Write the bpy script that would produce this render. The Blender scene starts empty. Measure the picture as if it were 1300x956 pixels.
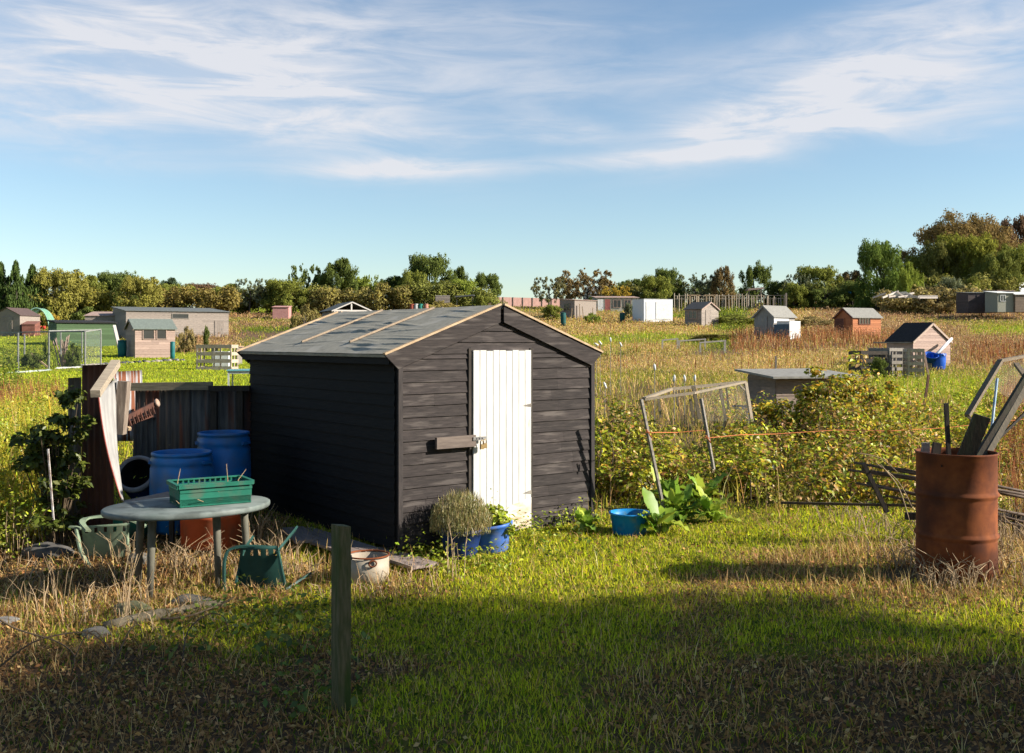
import bpy, math, random
import numpy as np
from mathutils import Vector, Matrix
random.seed(7)
rng = np.random.default_rng(11)
R = math.radians
scene = bpy.context.scene
col = scene.collection
HC = 1.787      # eye height above the shed's floor
F = 1300.0      # focal length in photograph pixels
HY = 433.0      # photograph row of the horizon

# ------------------------------------------------------------------ terrain
_D = np.array([-500, 9.6, 22, 30, 40, 48, 62, 75, 90, 110, 150, 200, 4000.])
_L = np.array([0, 0, .05, .2, .45, .62, .95, 1.7, 2.9, 4.6, 6.6, 7.6, 7.6])
_R = np.array([0, 0, .02, .2, .42, .85, 1.8, 2.4, 3.35, 4.9, 7.3, 8.6, 8.6])
def sstep(t):
    t = np.clip(t, 0, 1); return t*t*(3-2*t)
def vnoise(x, y, seed=0):
    x = np.asarray(x, float); y = np.asarray(y, float)
    xi = np.floor(x).astype(np.int64); yi = np.floor(y).astype(np.int64)
    fx = x-xi; fy = y-yi; fx = fx*fx*(3-2*fx); fy = fy*fy*(3-2*fy)
    def h(a, b):
        n = (a*374761393 + b*668265263 + seed*974711) & 0x7fffffff
        n = ((n ^ (n >> 13))*1274126177) & 0x7fffffff
        return ((n ^ (n >> 16)) & 0xffff)/65535.0
    return (h(xi, yi)*(1-fx)+h(xi+1, yi)*fx)*(1-fy)+(h(xi, yi+1)*(1-fx)+h(xi+1, yi+1)*fx)*fy
def gz(x, y):
    x = np.asarray(x, float); y = np.asarray(y, float)
    t = sstep((x/np.maximum(y, 5)+.22)/.32)
    z = np.interp(y, _D, _L)*(1-t)+np.interp(y, _D, _R)*t
    near = 1-sstep((y-7.9)/2.2)
    z = z+near*(-.095+.034*np.clip(x, -4, 4.5))
    z = z+(vnoise(x*1.1, y*1.1, 3)-.5)*.05*sstep((np.abs(y-9.8)+np.abs(x))/6)+(vnoise(x*.12, y*.12, 5)-.5)*.5*sstep((y-30)/40)
    return z
def gzf(x, y): return float(gz(x, y))
def P(px, py, D):
    return Vector(((px-650)/F*D, D, HC-(py-HY)/F*D))
def G(px, py):
    Ds = np.geomspace(3.5, 240, 1500)
    xs = (px-650)/F*Ds
    pys = HY+F*(HC-gz(xs, Ds))/Ds
    i = int(np.argmax(pys <= py))
    return Vector((float(xs[i]), float(Ds[i]), gzf(xs[i], Ds[i])))
def GD(px, D):
    x = (px-650)/F*D
    return Vector((x, D, gzf(x, D)))

# ------------------------------------------------------------------ materials
def rgba(c): return (c[0], c[1], c[2], 1)
MATS = {}
def M(name, c1, c2=None, scale=6, stretch=(1, 1, 1), rough=.75, bump=.25, metal=0., c3=None, s3=1.2, t3=.55, w3=.08, spec=.18, detail=5, bd=.01, lo=.35, hi=.65):
    if name in MATS: return MATS[name]
    c1 = [v*.78 for v in c1]; c2 = [v*.78 for v in c2] if c2 else None; c3 = [v*.78 for v in c3] if c3 else None
    m = bpy.data.materials.new(name); m.use_nodes = True
    n = m.node_tree.nodes; l = m.node_tree.links
    b = n['Principled BSDF']
    b.inputs['Roughness'].default_value = rough; b.inputs['Metallic'].default_value = metal
    b.inputs['Specular IOR Level'].default_value = spec
    tc = n.new('ShaderNodeTexCoord'); mp = n.new('ShaderNodeMapping'); mp.inputs['Scale'].default_value = stretch
    l.new(tc.outputs['Object'], mp.inputs[0])
    nz = n.new('ShaderNodeTexNoise'); nz.inputs['Scale'].default_value = scale; nz.inputs['Detail'].default_value = detail
    nz.inputs['Roughness'].default_value = .6
    l.new(mp.outputs[0], nz.inputs['Vector'])
    mr = n.new('ShaderNodeMapRange'); mr.inputs[1].default_value = lo; mr.inputs[2].default_value = hi
    l.new(nz.outputs['Fac'], mr.inputs[0])
    mx = n.new('ShaderNodeMix'); mx.data_type = 'RGBA'
    mx.inputs[6].default_value = rgba(c1); mx.inputs[7].default_value = rgba(c2 or [v*.7 for v in c1])
    l.new(mr.outputs[0], mx.inputs[0])
    out = mx.outputs[2]
    if c3:
        nz3 = n.new('ShaderNodeTexNoise'); nz3.inputs['Scale'].default_value = s3; nz3.inputs['Detail'].default_value = 6
        l.new(mp.outputs[0], nz3.inputs['Vector'])
        mr3 = n.new('ShaderNodeMapRange'); mr3.inputs[1].default_value = t3-w3; mr3.inputs[2].default_value = t3+w3
        l.new(nz3.outputs['Fac'], mr3.inputs[0])
        m3 = n.new('ShaderNodeMix'); m3.data_type = 'RGBA'; m3.inputs[7].default_value = rgba(c3)
        l.new(mr3.outputs[0], m3.inputs[0]); l.new(out, m3.inputs[6]); out = m3.outputs[2]
    at = n.new('ShaderNodeAttribute'); at.attribute_name = 'Col'
    mm = n.new('ShaderNodeMix'); mm.data_type = 'RGBA'; mm.blend_type = 'MULTIPLY'; mm.inputs[0].default_value = 1
    l.new(out, mm.inputs[6]); l.new(at.outputs['Color'], mm.inputs[7])
    l.new(mm.outputs[2], b.inputs['Base Color'])
    if bump:
        bp = n.new('ShaderNodeBump'); bp.inputs['Strength'].default_value = bump; bp.inputs['Distance'].default_value = bd
        l.new(nz.outputs['Fac'], bp.inputs['Height']); l.new(bp.outputs[0], b.inputs['Normal'])
    MATS[name] = m
    return m
def leafmat(name, trans=.35, objcol=False, gloss=0):
    m = bpy.data.materials.new(name); m.use_nodes = True
    n = m.node_tree.nodes; l = m.node_tree.links
    for x in list(n): n.remove(x)
    o = n.new('ShaderNodeOutputMaterial')
    at = n.new('ShaderNodeAttribute'); at.attribute_name = 'Col'
    c = at.outputs['Color']
    if objcol:
        oi = n.new('ShaderNodeObjectInfo')
        mm = n.new('ShaderNodeMix'); mm.data_type = 'RGBA'; mm.blend_type = 'MULTIPLY'; mm.inputs[0].default_value = 1
        l.new(c, mm.inputs[6]); l.new(oi.outputs['Color'], mm.inputs[7]); c = mm.outputs[2]
    d = n.new('ShaderNodeBsdfDiffuse'); t = n.new('ShaderNodeBsdfTranslucent'); s = n.new('ShaderNodeMixShader')
    s.inputs[0].default_value = trans
    l.new(c, d.inputs['Color']); l.new(c, t.inputs['Color'])
    l.new(d.outputs[0], s.inputs[1]); l.new(t.outputs[0], s.inputs[2])
    fin = s
    if gloss:
        g = n.new('ShaderNodeBsdfGlossy'); g.inputs['Roughness'].default_value = .45; g.inputs['Color'].default_value = (1, 1, 1, 1)
        s2 = n.new('ShaderNodeMixShader'); s2.inputs[0].default_value = gloss
        l.new(s.outputs[0], s2.inputs[1]); l.new(g.outputs[0], s2.inputs[2]); fin = s2
    l.new(fin.outputs[0], o.inputs['Surface'])
    return m
LEAF = leafmat('leaf', .38, gloss=.02)
CROWN = leafmat('crown_leaf', .3, objcol=True)
BLADE = leafmat('blade', .38)
def netmat(name, c, a):
    m = bpy.data.materials.new(name); m.use_nodes = True
    n = m.node_tree.nodes; l = m.node_tree.links
    b = n['Principled BSDF']; b.inputs['Base Color'].default_value = rgba(c); b.inputs['Roughness'].default_value = .7
    t = n.new('ShaderNodeBsdfTransparent'); s = n.new('ShaderNodeMixShader'); s.inputs[0].default_value = a
    l.new(t.outputs[0], s.inputs[1]); l.new(b.outputs[0], s.inputs[2]); l.new(s.outputs[0], n['Material Output'].inputs['Surface'])
    return m

weath = M('weathered_wood', (.36, .30, .25), (.22, .185, .16), 5, (1, 1, 8), bump=.3)
weathv = M('weathered_wood_upright', (.36, .30, .25), (.22, .185, .16), 5, (8, 8, 1), bump=.3)
pine = M('pale_pine', (.55, .40, .25), (.40, .28, .17), 6, (1, 6, 6))
greyw = M('grey_wood', (.30, .27, .23), (.17, .15, .13), 9, (1.5, 1.5, 6))
mossw = M('mossy_wood', (.16, .13, .07), (.07, .075, .025), 9, (6, 6, 1), c3=(.05, .075, .015), s3=2.5, t3=.56)
darkw = M('dark_wood', (.06, .048, .038), (.03, .025, .02), 8, (6, 6, 1))
orangew = M('orange_wood', (.50, .19, .08), (.38, .14, .06), 6, (1, 1, 6))
brownw = M('brown_wood', (.20, .08, .05), (.12, .05, .035), 6, (1, 1, 6))
pinkw = M('pinkish_wood', (.46, .33, .27), (.33, .23, .19), 6, (1, 1, 8))
greenw = M('green_boards', (.085, .135, .065), (.065, .11, .05), 6, (1, 1, 5))
white = M('white_paint', (.78, .78, .76), (.66, .65, .62), 5, c3=(.5, .42, .33), s3=3, t3=.7, w3=.03)
container = M('cool_white_panel', (.74, .76, .78), (.66, .68, .71), 2, (8, 8, 1), rough=.5)
felt_g = M('grey_felt', (.17, .18, .175), (.11, .12, .115), 14, bump=.3, rough=.95)
felt_b = M('black_felt', (.035, .033, .036), (.02, .02, .02), 14, rough=.95)
felt_p = M('pale_felt', (.30, .29, .26), (.22, .21, .19), 10, rough=.95)
rusty = M('rust', (.27, .080, .024), (.13, .036, .014), 6, rough=.85, c3=(.075, .026, .014), s3=3.2, t3=.56, w3=.12, bump=.35, bd=.004)
rustsheet = M('rusty_sheet', (.12, .050, .034), (.06, .034, .028), 3, (5, 5, 1), rough=.85, c3=(.16, .065, .04), s3=1.4)
fencesheet = M('fence_sheet', (.17, .135, .105), (.085, .068, .055), 3, (9, 9, .7), rough=.85, c3=(.19, .07, .04), s3=1.6, t3=.58, w3=.06)
greysheet = M('grey_sheet', (.15, .14, .125), (.075, .068, .06), 3, (6, 6, .8), rough=.75, c3=(.12, .05, .03), s3=1.6, t3=.6)
stripesheet = M('painted_sheet', (.55, .55, .55), (.22, .22, .23), 4, (12, 12, .5), c3=(.20, .07, .035), s3=1.5, t3=.50, w3=.03)
stripesheet2 = M('stained_white_sheet', (.38, .37, .35), (.27, .26, .25), 4, (5, 5, .8), c3=(.34, .14, .08), s3=1.4, t3=.68, w3=.04)
bluep = M('blue_plastic', (.006, .17, .50), (.005, .13, .42), 4, rough=.45, bump=.08, c3=(.05, .13, .24), s3=4, t3=.60, w3=.12, spec=.4)
bluepot = M('blue_glaze', (.06, .17, .55), (.04, .13, .45), 5, rough=.4, bump=.15, c3=(.14, .18, .30), s3=7, t3=.6)
cyanp = M('bright_blue_plastic', (.012, .24, .58), (.01, .19, .48), 4, rough=.45, bump=.08, c3=(.10, .22, .30), s3=9, t3=.62)
blackp = M('black_plastic', (.02, .02, .024), (.012, .012, .015), 6, rough=.45, bump=.05)
greyrim = M('grey_plastic', (.30, .30, .30), (.2, .2, .2), 6, rough=.6)
tealp = M('teal_plastic', (.02, .16, .16), (.015, .12, .13), 4, rough=.5)
greenp = M('green_plastic', (.02, .17, .11), (.015, .13, .085), 6, rough=.5, bump=.08, c3=(.07, .13, .09), s3=9, t3=.6)
chairg = M('dark_green_plastic', (.028, .085, .072), (.02, .065, .055), 9, rough=.5, bump=.1)
faded = M('faded_green_plastic', (.24, .30, .20), (.18, .24, .16), 9, rough=.6, bump=.1, c3=(.12, .13, .08), s3=4, t3=.6)
tablep = M('worn_green_table', (.21, .235, .22), (.14, .17, .155), 5, rough=.6, c3=(.10, .115, .105), s3=6, t3=.6)
tablel = M('dirty_table_leg', (.16, .15, .115), (.10, .095, .075), 8, (3, 3, 1))
terra = M('orange_plastic', (.58, .11, .035), (.48, .085, .03), 5, rough=.5, bump=.05, c3=(.30, .10, .05), s3=4, t3=.58)
enamel = M('cream_enamel', (.42, .36, .28), (.32, .27, .20), 4, rough=.5, c3=(.16, .10, .06), s3=4, t3=.68, w3=.03)
steel = M('galvanised_steel', (.30, .30, .30), (.18, .17, .16), 20, rough=.45, metal=.7)
stone = M('stone', (.22, .20, .17), (.13, .12, .10), 7, bump=.6, bd=.03)
stem = M('brown_stem', (.12, .085, .05), (.07, .05, .03), 20)
bark = M('bark', (.11, .09, .07), (.06, .05, .04), 6, (3, 3, .6))
strawm = M('straw', (.42, .31, .18), (.28, .19, .11), 20)
glassd = M('dark_glass', (.02, .022, .025), (.035, .037, .04), 1, rough=.12, bump=0, spec=.6)
brickp = M('pink_boards', (.50, .30, .25), (.36, .21, .18), 3, (4, 4, .6))
clearg = M('greenhouse_glass', (.34, .38, .36), (.20, .24, .22), 1.5, rough=.25, bump=0)
orangestr = M('orange_twine', (.62, .20, .07), (.5, .16, .06), 30)
netpale = netmat('pale_net', (.4, .4, .4), .10)
netgreen = netmat('green_net', (.16, .36, .25), .7)
nettan = netmat('tan_net', (.16, .14, .10), .14)

# ------------------------------------------------------------------ mesh building
class MB:
    def __init__(s): s.v = []; s.f = []; s.c = []; s.sm = []; s.cc = (1, 1, 1)
    def add(s, vs, fs, smooth=False):
        o = len(s.v); s.v += [tuple(v) for v in vs]
        for f in fs: s.f.append(tuple(i+o for i in f)); s.c.append(s.cc); s.sm.append(smooth)
        return s
    def box(s, c, d, rot=None):
        vs = []
        for z in (-.5, .5):
            for (x, y) in ((-.5, -.5), (.5, -.5), (.5, .5), (-.5, .5)):
                v = Vector((x*d[0], y*d[1], z*d[2]))
                if rot is not None: v = rot @ v
                vs.append(v+Vector(c))
        return s.add(vs, [(3, 2, 1, 0), (4, 5, 6, 7), (0, 1, 5, 4), (1, 2, 6, 5), (2, 3, 7, 6), (3, 0, 4, 7)])
    def span(s, x0, x1, y0, y1, z0, z1):
        return s.box(((x0+x1)/2, (y0+y1)/2, (z0+z1)/2), (x1-x0, y1-y0, z1-z0))
    def bar(s, a, b, w, h, up=(0, 0, 1)):
        a = Vector(a); b = Vector(b); z = (b-a); L = z.length; z.normalize()
        u = Vector(up)
        if abs(z.dot(u)) > .98: u = Vector((1, 0, 0))
        x = u.cross(z).normalized(); y = z.cross(x)
        return s.box((a+b)/2, (w, h, L), Matrix((x, y, z)).transposed())
    def tube(s, pts, rad, n=6, cap=True):
        pts = [Vector(p) for p in pts]; k = len(pts)
        rad = [rad]*k if not hasattr(rad, '__len__') else rad
        vs = []; prev = None
        for i, p in enumerate(pts):
            t = (pts[min(i+1, k-1)]-pts[max(i-1, 0)]).normalized()
            if prev is None:
                u = Vector((0, 0, 1)) if abs(t.z) < .9 else Vector((1, 0, 0))
                x = u.cross(t).normalized()
            else:
                x = (prev-t*prev.dot(t)).normalized()
            prev = x; y = t.cross(x)
            for j in range(n):
                a = 2*math.pi*j/n
                vs.append(p+(x*math.cos(a)+y*math.sin(a))*rad[i])
        fs = [(i*n+j, i*n+(j+1) % n, (i+1)*n+(j+1) % n, (i+1)*n+j) for i in range(k-1) for j in range(n)]
        if cap: fs += [tuple(range(n-1, -1, -1)), tuple((k-1)*n+j for j in range(n))]
        return s.add(vs, fs, n > 5)
    def lathe(s, prof, n=32, c=(0, 0, 0), rot=None, sx=1, sy=1, smooth=True):
        vs = []
        for (r, z) in prof:
            for j in range(n):
                a = 2*math.pi*j/n
                v = Vector((r*math.cos(a)*sx, r*math.sin(a)*sy, z))
                if rot is not None: v = rot @ v
                vs.append(v+Vector(c))
        fs = [(i*n+j, i*n+(j+1) % n, (i+1)*n+(j+1) % n, (i+1)*n+j) for i in range(len(prof)-1) for j in range(n)]
        return s.add(vs, fs, smooth)
    def prism(s, poly, d):      # planar polygon extruded along d
        d = Vector(d); n = len(poly); vs = [Vector(p) for p in poly]+[Vector(p)+d for p in poly]
        return s.add(vs, [tuple(range(n-1, -1, -1)), tuple(range(n, 2*n))]+[(i, (i+1) % n, n+(i+1) % n, n+i) for i in range(n)])
    def build(s, name, mat, parent=None, world=False, smooth=None):
        me = bpy.data.meshes.new(name)
        vs = s.v
        if world and parent is not None:
            inv = parent.matrix_basis.inverted(); vs = [tuple(inv @ Vector(v)) for v in vs]
        me.from_pydata(vs, [], s.f)
        me.materials.append(mat)
        a = me.attributes.new('Col', 'FLOAT_COLOR', 'FACE')
        a.data.foreach_set('color', np.array([(c[0], c[1], c[2], 1) for c in s.c], np.float32).ravel())
        me.polygons.foreach_set('use_smooth', [bool(x) if smooth is None else smooth for x in s.sm])
        me.update()
        o = bpy.data.objects.new(name, me); col.objects.link(o)
        if parent is not None: o.parent = parent
        return o
def tag(o, label=None, cat=None, group=None, kind=None):
    if label: o['label'] = label
    if cat: o['category'] = cat
    if group: o['group'] = group
    if kind: o['kind'] = kind
    return o
def thing(name, label, cat, loc=(0, 0, 0), rz=0, group=None, kind=None):
    o = bpy.data.objects.new(name, None); col.objects.link(o); o.empty_display_size = .1
    o.location = loc; o.rotation_euler = (0, 0, rz)
    o.matrix_basis = Matrix.Translation(Vector(loc)) @ Matrix.Rotation(rz, 4, 'Z')
    return tag(o, label, cat, group, kind)
def dup(root, loc, rz, label, group=None, scale=None):
    r = root.copy(); col.objects.link(r); r.location = loc; r.rotation_euler = (0, 0, rz); r['label'] = label
    if scale: r.scale = scale
    if group: r['group'] = group
    for ch in list(root.children):
        c = ch.copy(); col.objects.link(c); c.parent = r
        for g in ch.children:
            d = g.copy(); col.objects.link(d); d.parent = c
    return r
def jit(a=.12): 
    k = 1+random.uniform(-a, a); return (k, k, k)

# numpy foliage meshes -------------------------------------------------
def npmesh(name, verts, loops, starts, totals, cols, mat, parent=None):
    me = bpy.data.meshes.new(name)
    me.vertices.add(len(verts)); me.vertices.foreach_set('co', np.ascontiguousarray(verts, np.float32).ravel())
    me.loops.add(len(loops)); me.loops.foreach_set('vertex_index', np.ascontiguousarray(loops, np.int32))
    me.polygons.add(len(starts)); me.polygons.foreach_set('loop_start', np.ascontiguousarray(starts, np.int32))
    me.polygons.foreach_set('loop_total', np.ascontiguousarray(totals, np.int32))
    me.materials.append(mat)
    a = me.attributes.new('Col', 'FLOAT_COLOR', 'FACE')
    a.data.foreach_set('color', np.ascontiguousarray(np.concatenate([cols, np.ones((len(cols), 1))], 1), np.float32).ravel())
    me.update(calc_edges=True)
    o = bpy.data.objects.new(name, me); col.objects.link(o)
    if parent is not None: o.parent = parent
    return o
def blade_geo(p, h, w, lean, cols, yaw=None):
    n = len(p)
    yaw = rng.uniform(0, 2*np.pi, n) if yaw is None else yaw
    d = np.stack([np.cos(yaw), np.sin(yaw), np.zeros(n)], 1)
    th = yaw+rng.uniform(.7, 2.4, n)
    sd = np.stack([np.cos(th), np.sin(th), np.zeros(n)], 1)*(w*.5)[:, None]
    up = np.zeros((n, 3)); up[:, 2] = 1
    vz = np.sqrt(np.maximum(1-lean**2, .02))
    mid = p+up*(h*.55*np.maximum(vz, .5))[:, None]+d*(h*lean*.35)[:, None]
    tip = p+up*(h*vz)[:, None]+d*(h*lean)[:, None]
    V = np.stack([p-sd, p+sd, mid-sd*.8, mid+sd*.8, tip], 1).reshape(-1, 3)
    o = (np.arange(n)*5)[:, None]
    L = (o+np.array([0, 1, 3, 2, 2, 3, 4])).ravel()
    s0 = np.arange(n)*7
    S = np.stack([s0, s0+4], 1).ravel(); T = np.tile([4, 3], n)
    return V, L, S, T, np.repeat(cols, 2, 0)
def leaf_geo(p, nrm, size, cols, asp=.6, fold=.25):
    n = len(p)
    nrm = nrm/np.linalg.norm(nrm, axis=1, keepdims=True)
    r = rng.normal(size=(n, 3)); t = np.cross(nrm, r); t /= np.linalg.norm(t, axis=1, keepdims=True)
    b = np.cross(nrm, t); s = size[:, None]
    V = np.stack([p-t*s*.5, p+b*s*asp*.5+nrm*s*fold*.4-t*s*.05, p+t*s*.5, p-b*s*asp*.5+nrm*s*fold*.4-t*s*.05], 1).reshape(-1, 3)
    o = (np.arange(n)*4)[:, None]
    L = (o+np.array([0, 1, 2, 0, 2, 3])).ravel()
    S = np.arange(2*n)*3; T = np.full(2*n, 3)
    return V, L, S, T, np.repeat(cols, 2, 0)
def merge_geo(parts):
    Vs, Ls, Ss, Ts, Cs = [], [], [], [], []; vo = lo = 0
    for V, L, S, T, C in parts:
        Vs.append(V); Ls.append(L+vo); Ss.append(S+lo); Ts.append(T); Cs.append(C); vo += len(V); lo += len(L)
    return np.concatenate(Vs), np.concatenate(Ls), np.concatenate(Ss), np.concatenate(Ts), np.concatenate(Cs)
WARM = np.array([1.38, 1.21, .80])
def palette(n, cols, jitter=.18):
    c = np.array(cols, float)[rng.integers(0, len(cols), n)]
    return np.clip(c*WARM*(1+rng.normal(0, jitter, (n, 1)))*(1+rng.normal(0, .06, (n, 3))), .004, .85)
# ------------------------------------------------------------------ ground and growth, laid out by plot
TY = ['rough', 'lawn', 'tan', 'dock', 'lime', 'leafy', 'soil', 'litter', 'weeds', 'bramble', 'straw', 'turf', 'heather', 'mixed']
GC = dict(rough=(.10, .105, .035), lawn=(.15, .19, .02), tan=(.24, .18, .08), dock=(.13, .085, .05), lime=(.14, .17, .025),
          leafy=(.05, .065, .02), soil=(.11, .075, .055), litter=(.09, .06, .038), weeds=(.07, .075, .02), bramble=(.09, .07, .035),
          straw=(.13, .09, .05), turf=(.12, .13, .02), heather=(.16, .11, .065), mixed=(.10, .08, .035))
ZONES = [
 # near
 (-2000, 3300, 560, 3000, 'turf'), (-2000, 540, 660, 3000, 'litter'), (380, 600, 740, 800, 'mixed'), (-2000, 420, 740, 800, 'straw'), (330, 640, 690, 765, 'straw'), (215, 460, 775, 840, 'turf'),
 (420, 1000, 640, 2000, 'turf'), (800, 2600, 745, 2000, 'mixed'), (960, 1500, 840, 2000, 'litter'), (960, 2600, 640, 745, 'straw'), (930, 1160, 640, 700, 'turf'),
 (1040, 1300, 760, 840, 'turf'), (300, 560, 820, 2000, 'litter'),
 (755, 1500, 500, 632, 'bramble'), (1090, 1800, 560, 640, 'rough'),
 # left middle
 (-600, 340, 449, 520, 'lawn'), (-900, 96, 503, 540, 'dock'), (-900, 100, 535, 668, 'weeds'), (60, 130, 560, 650, 'weeds'),
 (-600, 180, 440, 462, 'leafy'), (-200, 12, 470, 500, 'leafy'), (125, 345, 440, 472, 'lawn'), (-600, 140, 425, 442, 'lawn'),
 (220, 640, 383, 399, 'lawn'), (225, 640, 399, 404, 'heather'), (225, 640, 404, 411, 'rough'), (225, 640, 411, 417, 'heather'), (225, 640, 417, 423, 'leafy'),
 (240, 640, 423, 431, 'soil'), (225, 640, 431, 440, 'rough'), (225, 300, 418, 442, 'heather'),
 # right middle
 (640, 1000, 383, 396, 'rough'), (620, 960, 396, 424, 'tan'), (700, 960, 424, 436, 'lime'), (740, 960, 436, 452, 'rough'), (1000, 1090, 470, 486, 'rough'), (790, 860, 458, 466, 'leafy'), (860, 1000, 441, 449, 'soil'), (700, 800, 447, 451, 'leafy'), (1180, 1300, 452, 463, 'lime'), (960, 1040, 441, 447, 'leafy'), (1060, 1160, 400, 405, 'leafy'), (1100, 1200, 418, 424, 'rough'), (800, 900, 400, 404, 'leafy'), (900, 1060, 431, 441, 'leafy'),
 (740, 860, 436, 447, 'tan'), (755, 1010, 450, 472, 'tan'), (755, 960, 470, 505, 'rough'), (755, 1100, 487, 560, 'bramble'), (950, 1180, 441, 470, 'tan'),
 (855, 960, 386, 400, 'leafy'), (900, 1000, 400, 420, 'leafy'), (1000, 1300, 380, 392, 'lime'), (960, 1060, 392, 432, 'tan'),
 (1040, 1700, 385, 424, 'heather'), (930, 1130, 424, 444, 'dock'), (1190, 1700, 424, 462, 'heather'), (1225, 1700, 436, 458, 'dock'), (1210, 1330, 395, 416, 'heather'), (1220, 1330, 410, 424, 'lime'),
 (1060, 1700, 464, 520, 'rough'), (1100, 1260, 474, 490, 'lime'), (1150, 1700, 405, 412, 'rough'), (1085, 1240, 478, 530, 'lawnleaf'), (1080, 1700, 500, 560, 'leafybramble'), (1270, 1700, 490, 640, 'dock'),
]
def zone_idx(x, y, z):
    yy = np.maximum(y, 2.)
    px = 650+F*x/yy; py = HY+F*(HC-z)/yy
    wx = (vnoise(x*1.3/np.maximum(yy/9, 1), y*1.3/np.maximum(yy/9, 1), 21)-.5)
    wy = (vnoise(x*1.7/np.maximum(yy/9, 1), y*1.1/np.maximum(yy/9, 1), 22)-.5)
    nr_ = sstep((py-560)/80)
    px = px+wx*(60+320*nr_)+rng.normal(0, 1, len(x))*(8+34*nr_); py = py+wy*np.clip((py-380)*.2, 3, 60)+rng.normal(0, 1, len(x))*np.clip((py-380)*.03, .8, 16)
    idx = np.zeros(len(x), int)
    for (a, b, c, d, t) in ZONES:
        m = (px > a) & (px < b) & (py > c) & (py < d)
        if t == 'lawnleaf': t2 = 4
        elif t == 'leafybramble': t2 = 9
        else: t2 = TY.index(t)
        idx[m] = t2
    return idx, px, py

# ground: one sheet
ys = np.concatenate([[-1500, -400, -120, -50, -20, -8, -2, 1], np.geomspace(2.5, 200, 330), [260, 400, 800, 3000]])
us = np.linspace(-1, 1, 281)
YY, UU = np.meshgrid(ys, us, indexing='ij')
XX = UU*(12+np.abs(YY)*.95)
ZZ = gz(XX.ravel(), YY.ravel())
idx, _, _ = zone_idx(XX.ravel(), YY.ravel(), ZZ)
gc = np.array([GC[t] for t in TY])[idx]
gv = np.stack([XX.ravel(), YY.ravel(), ZZ], 1)
ny, nu = YY.shape
ii = (np.arange(ny-1)[:, None]*nu+np.arange(nu-1)[None, :]).ravel()
gl = np.stack([ii, ii+1, ii+nu+1, ii+nu], 1)
gc = np.clip(gc*np.array([1.05, .95, .8]), 0, 1)
fc = (gc[gl[:, 0]]+gc[gl[:, 1]]+gc[gl[:, 2]]+gc[gl[:, 3]])/4
m = bpy.data.materials.new('earth'); m.use_nodes = True
n = m.node_tree.nodes; l = m.node_tree.links; b = n['Principled BSDF']
b.inputs['Roughness'].default_value = .95; b.inputs['Specular IOR Level'].default_value = .1
at = n.new('ShaderNodeAttribute'); at.attribute_name = 'Col'
tc = n.new('ShaderNodeTexCoord')
n1 = n.new('ShaderNodeTexNoise'); n1.inputs['Scale'].default_value = 14; n1.inputs['Detail'].default_value = 8; n1.inputs['Roughness'].default_value = .7
l.new(tc.outputs['Object'], n1.inputs['Vector'])
mr = n.new('ShaderNodeMapRange'); mr.inputs[1].default_value = .3; mr.inputs[2].default_value = .7; mr.inputs[3].default_value = .5; mr.inputs[4].default_value = 1.5
l.new(n1.outputs['Fac'], mr.inputs[0])
mm = n.new('ShaderNodeMix'); mm.data_type = 'RGBA'; mm.blend_type = 'MULTIPLY'; mm.inputs[0].default_value = 1
l.new(at.outputs['Color'], mm.inputs[6]); l.new(mr.outputs[0], mm.inputs[7]); l.new(mm.outputs[2], b.inputs['Base Color'])
bp = n.new('ShaderNodeBump'); bp.inputs['Strength'].default_value = .8; bp.inputs['Distance'].default_value = .04
l.new(n1.outputs['Fac'], bp.inputs['Height']); l.new(bp.outputs[0], b.inputs['Normal'])
go = npmesh('ground', gv, gl.ravel(), np.arange(len(gl))*4, np.full(len(gl), 4), fc, m)
go.data.polygons.foreach_set('use_smooth', [True]*len(gl))
tag(go, kind='structure')

SHX = Vector((.79, .613, 0)); SHY = Vector((-.613, .79, 0)); SHO = Vector((-.988, 8.8, 0))
def inside_shed(x, y):
    a = (x-SHO.x)*SHX.x+(y-SHO.y)*SHX.y; b = (x-SHO.x)*SHY.x+(y-SHO.y)*SHY.y
    return (a > .02) & (a < 2.29) & (b > .02) & (b < 3.03)
KEEP = []   # footprints of built things that growth keeps out of: (x, y, r)
def keepout(x, y):
    bad = inside_shed(x, y)
    for (cx, cy, r) in KEEP: bad |= (x-cx)**2+(y-cy)**2 < r*r
    return bad
KEEP += [(2.98+.1, 7.75, .3)]

GRN = [(.17, .25, .025), (.23, .29, .04), (.13, .20, .022), (.27, .29, .06)]
TRF = [(.36, .44, .025), (.43, .50, .035), (.27, .36, .022), (.50, .50, .06)]
LIM = [(.25, .33, .03), (.30, .35, .05), (.20, .28, .03)]
TAN = [(.45, .35, .22), (.38, .28, .16), (.52, .41, .28), (.28, .19, .11)]
OLV = [(.24, .24, .05), (.30, .27, .08), (.18, .20, .04)]
RED = [(.20, .09, .055), (.24, .115, .07), (.16, .07, .045), (.27, .17, .10)]
HEA = [(.24, .155, .12), (.19, .115, .09), (.30, .21, .16), (.19, .15, .085)]
YEL = [(.36, .34, .05), (.29, .32, .05), (.24, .29, .04), (.38, .30, .06)]
DKG = [(.055, .095, .02), (.08, .125, .025), (.10, .14, .03)]
BRN = [(.24, .15, .085), (.16, .095, .055), (.32, .21, .125)]
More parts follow.
